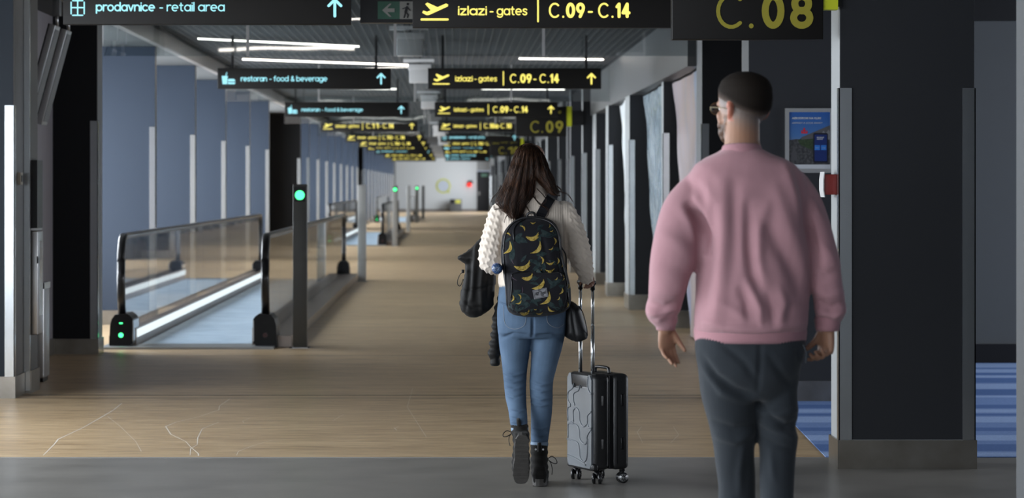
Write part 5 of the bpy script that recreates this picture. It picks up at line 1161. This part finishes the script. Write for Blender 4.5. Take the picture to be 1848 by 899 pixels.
for x, y, L, a in ((923, 470, 12, -65), (972, 462, 9, -60), (926, 500, 12, -35), (940, 520, 14, 88), (990, 470, 10, -50)): patch('stem_print', crescent(x, y, L, a, .1, .12), M['stem'], .0011)
BAN = [(959.7, 401.4, 10, 0), (942, 410, 13, 130), (989, 406.7, 7, 80), (992.6, 415.6, 7, 20), (915, 421, 11, 160), (998.8, 433.5, 13, 95), (991.7, 446.8, 10, 30), (916, 446.8, 25, 62), (966.8, 446.8, 28, 52), (975.7, 467, 14, 100), (990, 472.6, 15, 5), (1004, 469, 12, 85),
       (971, 485, 8, 0), (989, 485.6, 17, 5), (912, 498.7, 17, 85), (1013, 498, 10, 90), (983, 536, 28, 55), (1009.5, 522, 13, 65), (1004, 535, 8, 55), (923, 535, 13, 75), (935.6, 531, 11, 115), (934, 542, 12, 30), (1021, 546.8, 10, 80), (1023, 514, 9, 85), (916.6, 553, 13, 105), (971, 562, 13, 10), (990, 554.8, 15, -35), (963, 554, 6, 0), (1000, 500, 7, 40), (1012, 476, 8, 80)]
for x, y, L, a in BAN: patch('banana_print', crescent(x, y, L, a), M['banana'], .0016)
for x, y, L, a in ((958, 427, 23, 0), (940, 479, 29, 3), (949, 497.5, 20, 8), (969, 512, 25, 28), (944, 561, 17, 0)):      # bunches
    for j, (dx, dy, da) in enumerate(((0, 2, 0), (1, -1, 10), (L*.28, -L*.16, 38), (L*.20, L*.02, 20))): patch('banana_print', crescent(x+dx, y+dy, L*(1 if j < 2 else .6), a+da, .22, .20), M['banana'], .0016+.0003*j)
# woven label
lab = [(957.8, 520.2), (982.6, 515.4), (985.8, 531), (961, 536)]
def lq(u, v): a, b, c, d_ = [np.array(p) for p in lab]; return tuple((a*(1-u)+b*u)*(1-v)+(d_*(1-u)+c*u)*v)
P = [(lq(0, t), lq(1, t)) for t in np.linspace(0, 1, 5)]; yl = onto(bb, *w2(*lq(.5, .5)), WY, .004).y
lm = MB(); corners = [Vector((wX(p[0]), yl, wZ(p[1]))) for p in lab]; lm.add(corners+[c+Vector((0, .004, 0)) for c in corners], [(0, 1, 2, 3), (7, 6, 5, 4), (0, 4, 5, 1), (1, 5, 6, 2), (2, 6, 7, 3), (3, 7, 4, 0)])
lab_o = lm.build('woven_label', plain('label_grey', (.20, .20, .215), .8), bp)
fm_ = MB()
for (u0, v0), (u1, v1) in (((.06, .08), (.94, .08)), ((.94, .08), (.94, .92)), ((.94, .92), (.06, .92)), ((.06, .92), (.06, .08))):
    a, b = lq(u0, v0), lq(u1, v1); fm_.tube([(wX(a[0]), yl-.0006, wZ(a[1])), (wX(b[0]), yl-.0006, wZ(b[1]))], .0006, 4)
fm_.build('label_border', M['black'], lab_o)
def ltext(s, u, v, width, bold, shear=0):
    p = lq(u, v); vs, fs, w = text_mb(s, width, .02, bold, shear); a = math.radians(11); me = bpy.data.meshes.new('lettering')
    me.from_pydata([(wX(p[0])+x*math.cos(a)-z*math.sin(a), yl-.0008, wZ(p[1])+x*math.sin(a)+z*math.cos(a)) for x, z in vs], [], [tuple(f) for f in fs]); link('lettering', me, M['black'], lab_o)
ltext('HEY', .14, .62, .020, .0008); ltext('Royal', .50, .60, .028, .0004, .35); ltext('SINCE', .38, .32, .012, 0); ltext('bags', .50, .82, .014, 0)
# zips, piping, handle, straps
M['zip'] = plain('black_zip', (.006, .006, .007), .4)
def surf(px, r, name, mat=None, d=.002, bv=bb): return trace(bv, px, WY, r, name, mat or M['zip'], bp, dd=d)
surf([(908, 452), (909, 430), (916, 412), (930, 399), (958, 393), (986, 398), (1001, 412), (1006, 430), (1008, 452)], .0035, 'zip'); surf([(906, 440), (909, 490), (914, 550)], .003, 'piping'); surf([(1008, 455), (1018, 500), (1023, 545)], .003, 'piping')
surf([(922, 496), (926, 490), (965, 488), (1004, 489), (1010, 496)], .003, 'zip'); surf([(918, 548), (921, 520), (921, 500)], .0025, 'piping'); surf([(926, 434), (925, 415), (932, 403), (944, 396)], .004, 'strap_loop')
MB().tube([Vector(v) for v in catmull([(wX(950), BACK-.02, wZ(393)), (wX(951), BACK-.025, wZ(386)), (wX(957), BACK-.03, wZ(383)), (wX(963), BACK-.03, wZ(385)), (wX(965), BACK-.02, wZ(393))], 4)], .006, 8).build('grab_handle', M['zip'], bp)
bsw = bvh_of(sw_)
def strap(px, wd, name):
    P = catmull([np.array(p, float) for p in px], 5); vs = []; fs = []; prev = BACK
    for i, p in enumerate(P):
        t = P[min(i+1, len(P)-1)]-P[max(i-1, 0)]; t /= np.linalg.norm(t)+1e-9; nrm = np.array([-t[1], t[0]])
        for s in (-1, 1):
            q = onto(bsw, *w2(*(p+nrm*s*wd/2)), WY, .010); y = q.y if q is not None else prev; prev = y
            X_, Z_ = w2(*(p+nrm*s*wd/2)); vs += [(X_, y-.002, Z_), (X_, y+.012, Z_)]
    for i in range(len(P)-1):
        a = 4*i; b = a+4; fs += [(a, a+2, b+2, b), (a+1, b+1, b+3, a+3), (a, b, b+1, a+1), (a+2, a+3, b+3, b+2)]
    fs += [(0, 1, 3, 2), (len(vs)-4, len(vs)-2, len(vs)-1, len(vs)-3)]
    return MB().add(vs, fs, False).build(name, M['bag_black'], bp)
strap([(999, 349), (990, 362), (981, 376), (972, 393)], 17, 'shoulder_strap'); strap([(918, 368), (927, 378), (935, 388), (940, 398)], 17, 'shoulder_strap')
MB().tube([Vector(v) for v in catmull([(wX(1008), BACK-.01, wZ(440)), (wX(1019), BACK+.02, wZ(458)), (wX(1021), BACK+.05, wZ(480)), (wX(1022), BACK+.06, wZ(500))], 4)], .0035, 6).build('strap_tail', M['zip'], bp)

# ------------------------------------------------------------------ bottle, jacket, shoulder bag
bo = thing('water_bottle', (wX(897), WY-.2, wZ(482)), 'blue plastic water bottle held under the woman\'s left arm', 'bottle')
M['blue_plastic'] = plain('blue_translucent', (.020, .05, .13), .15, coat=.5); M['blue_label'] = plain('blue_label', (.03, .10, .36), .4)
c = Vector((wX(896), 0, wZ(482.5))); mb = MB(); prof = [(-.240, .002), (-.243, .016), (-.235, .0235), (-.225, .0255), (-.200, .0255), (-.195, .024), (-.145, .024), (-.140, .0255), (-.125, .024), (-.108, .013), (-.10, .012)]
R = []
for y, r in prof:
    ring = []
    for k in range(30):
        t = 2*PI*k/30; q = r*(1+(.06 if y < -.21 else .015)*math.cos(10*t)); ring.append(c+Vector((q*math.cos(t), WY+y-.02, q*math.sin(t))))
    R.append(ring)
loft(mb, R).build('bottle_body', M['blue_plastic'], bo)
mb = MB()
for k in range(10): t = 2*PI*k/10; mb.tube([c+Vector((.007*math.cos(t), WY-.265, .007*math.sin(t))), c+Vector((.020*math.cos(t), WY-.259, .020*math.sin(t)))], .0018, 5)
mb.build('base_rib', plain('pale_blue_rib', (.09, .15, .25), .2), bo)
MB().tube([c+Vector((0, WY-.213, 0)), c+Vector((0, WY-.167, 0))], .0262, 24).build('label_sleeve', M['blue_label'], bo); MB().tube([c+Vector((0, WY-.125, 0)), c+Vector((0, WY-.10, 0))], .0145, 16).build('bottle_cap', M['blue_label'], bo)

def pillow(px, yc, T, R=.05, f=w2, step=.006, skew=0.):
    """soft closed volume inside an outline: thickness T swelling away from the edge"""
    P = np.array([f(*p) for p in px]); x0, z0 = P.min(0)-step; x1, z1 = P.max(0)+step
    xs = np.arange(x0, x1, step); zs = np.arange(z0, z1, step); GX, GZ = np.meshgrid(xs, zs); q = np.stack([GX.ravel(), GZ.ravel()], 1)
    ins = np.zeros(len(q), bool); dist = np.full(len(q), 1e9); n = len(P)
    for i in range(n):
        a, b = P[i], P[(i+1) % n]; ab = b-a; t = np.clip(((q-a) @ ab)/(ab @ ab+1e-12), 0, 1); dist = np.minimum(dist, np.linalg.norm(q-(a+t[:, None]*ab), axis=1))
        c_ = (a[1] > q[:, 1]) != (b[1] > q[:, 1]); ins ^= c_ & (q[:, 0] < (b[0]-a[0])*(q[:, 1]-a[1])/(b[1]-a[1]+1e-12)+a[0])
    th = T*np.sqrt(np.clip(1-(1-np.clip(dist/R, 0, 1))**2, 0, 1)); W_ = len(xs); H_ = len(zs); I = ins.reshape(H_, W_); th = (th+.004).reshape(H_, W_)
    mb = MB(); idf = {}; idb = {}; vs = []
    for j in range(H_):
        for i in range(W_):
            if I[j, i]:
                y = yc+skew*(zs[j]-z1); idf[j, i] = len(vs); vs.append((xs[i], y-th[j, i]/2, zs[j])); idb[j, i] = len(vs); vs.append((xs[i], y+th[j, i]/2, zs[j]))
    fs = []; edge = {}
    for j in range(H_-1):
        for i in range(W_-1):
            k = [(j, i), (j, i+1), (j+1, i+1), (j+1, i)]
            if all(a in idf for a in k):
                fs.append(tuple(idf[a] for a in k)); fs.append(tuple(idb[a] for a in reversed(k)))
                for a, b in zip(k, k[1:]+k[:1]):
                    if (b, a) in edge: edge.pop((b, a))
                    else: edge[(a, b)] = 1
    for a, b in edge: fs.append((idf[b], idf[a], idb[a], idb[b]))
    mb.add(vs, fs, True); return mb
M['jacket'] = cloth('black_jacket_nylon', (.0085, .008, .0075), 260, .3, .6, sheen=.05)
jk = thing('jacket', (wX(860), WY+.06, wZ(576)), 'black quilted jacket draped over the woman\'s left forearm', 'jacket')
mb = pillow([(878, 420), (866, 430), (851, 447), (836, 458), (822.5, 466), (840, 478), (838, 495), (831, 525), (828.5, 550), (832, 564), (843, 573), (857, 576), (870, 572), (882, 562), (891, 552), (895, 525), (896, 495), (893, 470), (892, 440)], WY+.075, .13, .06)
n1 = len(mb.v)
me = sculpt(mb, .0055, 3); co = get_co(me); no = get_no(me); co += no*(.0045*vnoise(co*np.array([1.3, 1, .6]), 45, 61))[:, None]
for ln, w, a in [([(860, 440), (856, 480), (852, 540)], .010, .012), ([(848, 470), (846, 510), (840, 560)], .009, -.011), ([(872, 470), (868, 520), (870, 565)], .011, .010), ([(836, 540), (852, 556), (880, 555)], .009, -.008), ([(838, 520), (858, 524), (888, 516)], .008, -.007), ([(852, 452), (838, 462), (826, 467)], .008, .008), ([(882, 500), (880, 540)], .009, -.009)]: fold(co, no, ln, w, a, w2)
set_co(me, co); link('jacket_body', me, M['jacket'], jk)
mb = pillow([(903, 520), (897, 540), (891, 560), (888, 576), (886, 600), (882, 630), (879.5, 648), (885, 652), (886, 664), (894, 666), (903, 663), (905, 640), (906, 600), (908, 560), (909, 530)], WY+.07, .075, .04, skew=.0)
me = sculpt(mb, .0055, 3); co = get_co(me); no = get_no(me); co += no*(.004*np.sin(co[:, 2]*2*PI/.045+2*vnoise(co, 20, 3)))[:, None]; set_co(me, co); link('jacket_sleeve', me, M['jacket'], jk)
MB().tube([Vector((wX(x), WY+.02, wZ(y))) for x, y in catmull([(838, 491), (831, 495), (826, 506), (826, 514), (831, 516), (836, 504)], 4)], .0022, 6).build('drawcord', M['lace'], jk); MB().rbox(wX(833), wX(838), WY+.01, WY+.03, wZ(493), wZ(487), .003).build('toggle', M['black'], jk)
hb = thing('shoulder_bag', (wX(1042), WY, wZ(619)), 'small black shoulder bag hanging at the woman\'s right hip', 'bag')
mb = pillow([(1022, 548), (1028, 541), (1040, 547), (1049, 556), (1054, 574), (1062.5, 602), (1060, 613), (1052, 617), (1042, 619.5), (1030, 615), (1018, 608), (1014, 580), (1016, 556)], WY+.02, .11, .045)
me = sculpt(mb, .005, 3); co = get_co(me); no = get_no(me); co += no*(.002*vnoise(co, 50, 71))[:, None]; fold(co, no, [(1030, 548), (1034, 580), (1040, 615)], .006, -.006, w2); set_co(me, co); link('bag_body', me, plain('black_leather', (.010, .010, .011), .45, bump=.15), hb)
MB().tube([Vector(v) for v in catmull([(wX(1044), WY-.01, wZ(552)), (wX(1052), WY-.035, wZ(566)), (wX(1058), WY-.03, wZ(590)), (wX(1060), WY-.01, wZ(606))], 4)], .0025, 6).build('flap_piping', M['zip'], hb)
MB().tube([Vector(v) for v in catmull([(wX(1020), WY+.05, wZ(552)), (wX(1020), WY+.125, wZ(520)), (wX(1016), WY+.128, wZ(480)), (wX(1000), WY+.128, wZ(420)), (wX(985), WY+.11, wZ(375))], 4)], .005, 6).build('bag_strap', M['zip'], hb)

# ------------------------------------------------------------------ suitcase
sc_ = FPX/13.63; P0 = Vector(((1071-CX)/sc_, 13.63, 0)); ang = math.atan2(.39, .92)
u2 = Vector((math.cos(ang), math.sin(ang), 0)); u1 = Vector((-math.sin(ang), math.cos(ang), 0))
MS_ = Matrix(((u1.x, u2.x, 0, P0.x), (u1.y, u2.y, 0, P0.y), (0, 0, 1, 0), (0, 0, 0, 1)))
case = thing('suitcase', tuple(P0+u1*.15+u2*.1), 'black and grey hard-shell cabin suitcase with wavy ridges rolling beside the woman', 'suitcase')
M['deck_dark'] = plain('dark_stud', (.10, .10, .10), .4, .8)
M['shell'] = plain('black_shell', (.012, .012, .013), .38, var=.05); M['face'] = plain('grey_shell_face', (.105, .118, .132), .36, var=.03, coat=.2)
def L_(m): m.xf(MS_); return m
def rb(x0, x1, y0, y1, z0, z1, r): return MB().rbox(x0, x1, y0, y1, z0, z1, r)
ZB, ZT = .068, .542
L_(rb(0, .30, 0, .094, ZB, ZT, .026)).build('half_shell', M['shell'], case); L_(rb(0, .30, .106, .20, ZB, ZT, .026)).build('half_shell', M['shell'], case)
L_(rb(.006, .294, .088, .112, ZB+.006, ZT-.006, .004)).build('zip_band', M['black'], case)
# grey ridged face on the handle side, with a recess for the handle
pf = MB(); pf.prism([(.012, ZB+.03), (.03, ZB+.008), (.27, ZB+.008), (.288, ZB+.03), (.288, ZT-.03), (.265, ZT-.005), (.245, ZT-.005), (.235, ZT-.06), (.22, ZT-.075), (.07, ZT-.075), (.055, ZT-.06), (.045, ZT-.005), (.03, ZT-.005), (.012, ZT-.03)], .012, 'y', -.006)
face = L_(pf).build('grey_face', M['face'], case)
L_(rb(.05, .24, -.004, .004, ZT-.066, ZT-.008, .003)).build('handle_recess', M['black'], case)
def fx(x, y): return ((240-x)/170*.288+.006, ZT-(y-70)/670*(ZT-ZB))
GR = [[(120, 150), (110, 185), (82, 215), (78, 270), (98, 305)], [(160, 155), (152, 192), (120, 218), (118, 272), (126, 302)], [(215, 90), (212, 150), (225, 195), (238, 205)], [(118, 420), (116, 345), (135, 320), (155, 345), (160, 405), (180, 440), (200, 430), (211, 400), (212, 360), (236, 328)],
      [(78, 420), (77, 335), (97, 312)], [(80, 540), (80, 452), (95, 437), (138, 440), (155, 470), (160, 530), (185, 562), (204, 552), (211, 500), (236, 452)], [(72, 550), (140, 560), (156, 600), (162, 660), (185, 688), (205, 664), (211, 600), (212, 520)], [(208, 405), (220, 440), (238, 442)], [(76, 664), (120, 672), (165, 690), (200, 708)], [(98, 425), (118, 432)]]
for ln in GR:
    pts = [(fx(p[0], p[1])[0], -.006, fx(p[0], p[1])[1]) for p in catmull([np.array(q, float) for q in ln], 5)]; L_(MB().tube(pts, .0042, 8)).build('ridge', M['face'], case)
L_(rb(-.001, .301, -.004, .03, ZB-.004, ZB+.035, .012)).build('corner_bumper', M['shell'], case)
for a in (.075, .215):
    L_(MB().tube([(a, .032, ZT-.03), (a, .032, .78)], .0095, 12)).build('handle_tube', M['polished'], case); L_(MB().tube([(a, .032, .78), (a, .032, .972)], .0078, 12)).build('handle_tube', M['polished'], case)
    L_(MB().tube([(a, .032, .955), (a, .032, .985)], .0115, 12)).build('grip_collar', M['black'], case)
L_(MB().tube([(.060, .032, .990), (.075, .032, .995), (.145, .032, .998), (.215, .032, .995), (.23, .032, .990)], .013, 12)).build('grip', M['black'], case)
L_(MB().tube([(v[0], v[1], v[2]) for v in catmull([(.07, .12, ZT-.002), (.075, .12, ZT+.020), (.10, .12, ZT+.026), (.19, .12, ZT+.026), (.22, .12, ZT+.020), (.225, .12, ZT-.002)], 4)], .008, 8)).build('carry_handle', M['shell'], case)
for z in (ZT-.13, ZB+.13): L_(rb(-.004, .003, .045, .055, z-.025, z+.025, .003)).build('side_stud', M['deck_dark'], case); L_(rb(-.004, .003, .150, .168, z-.03, z+.03, .003)).build('side_stud', M['black'], case)
for y in (.070, .130): L_(MB().box(-.002, .0, y-.0015, y+.0015, ZB+.03, ZT-.03)).build('side_groove', M['black'], case)
def wheel(a, b, axis):
    c = Vector((MS_ @ Vector((a, b, .027)))); ax = Vector(axis).normalized(); r = .027
    root = MB().tube([c+Vector((0, 0, .055)), c+Vector((0, 0, .030))], .014, 12).tube([c+Vector((0, 0, .036)), c], [.016, .008], 10).build('wheel_fork', M['black'], case)
    for s in (-1, 1):
        cc = c+ax*s*.015; MB().tube([cc-ax*.006, cc+ax*.006], r, 24).build('wheel', M['rubber'], root); MB().tube([cc+ax*s*.0062, cc+ax*s*.0075], r*.72, 20).build('hub_cap', M['frame_alu'], root)
        e1 = ax.cross(Vector((0, 0, 1))).normalized(); e2 = Vector((0, 0, 1)); m = MB()
        for k in range(8): t = 2*PI*k/8; d_ = e1*math.cos(t)+e2*math.sin(t); m.tube([cc+ax*s*.0082+d_*r*.2, cc+ax*s*.0082+d_*r*.62], .0022, 5)
        m.build('spoke', M['black'], root)
wheel(.03, .035, (.97, -.25, 0)); wheel(.27, .035, (.95, -.3, 0)); wheel(.27, .165, (.96, .1, 0)); wheel(.03, .172, (.25, -1, 0))
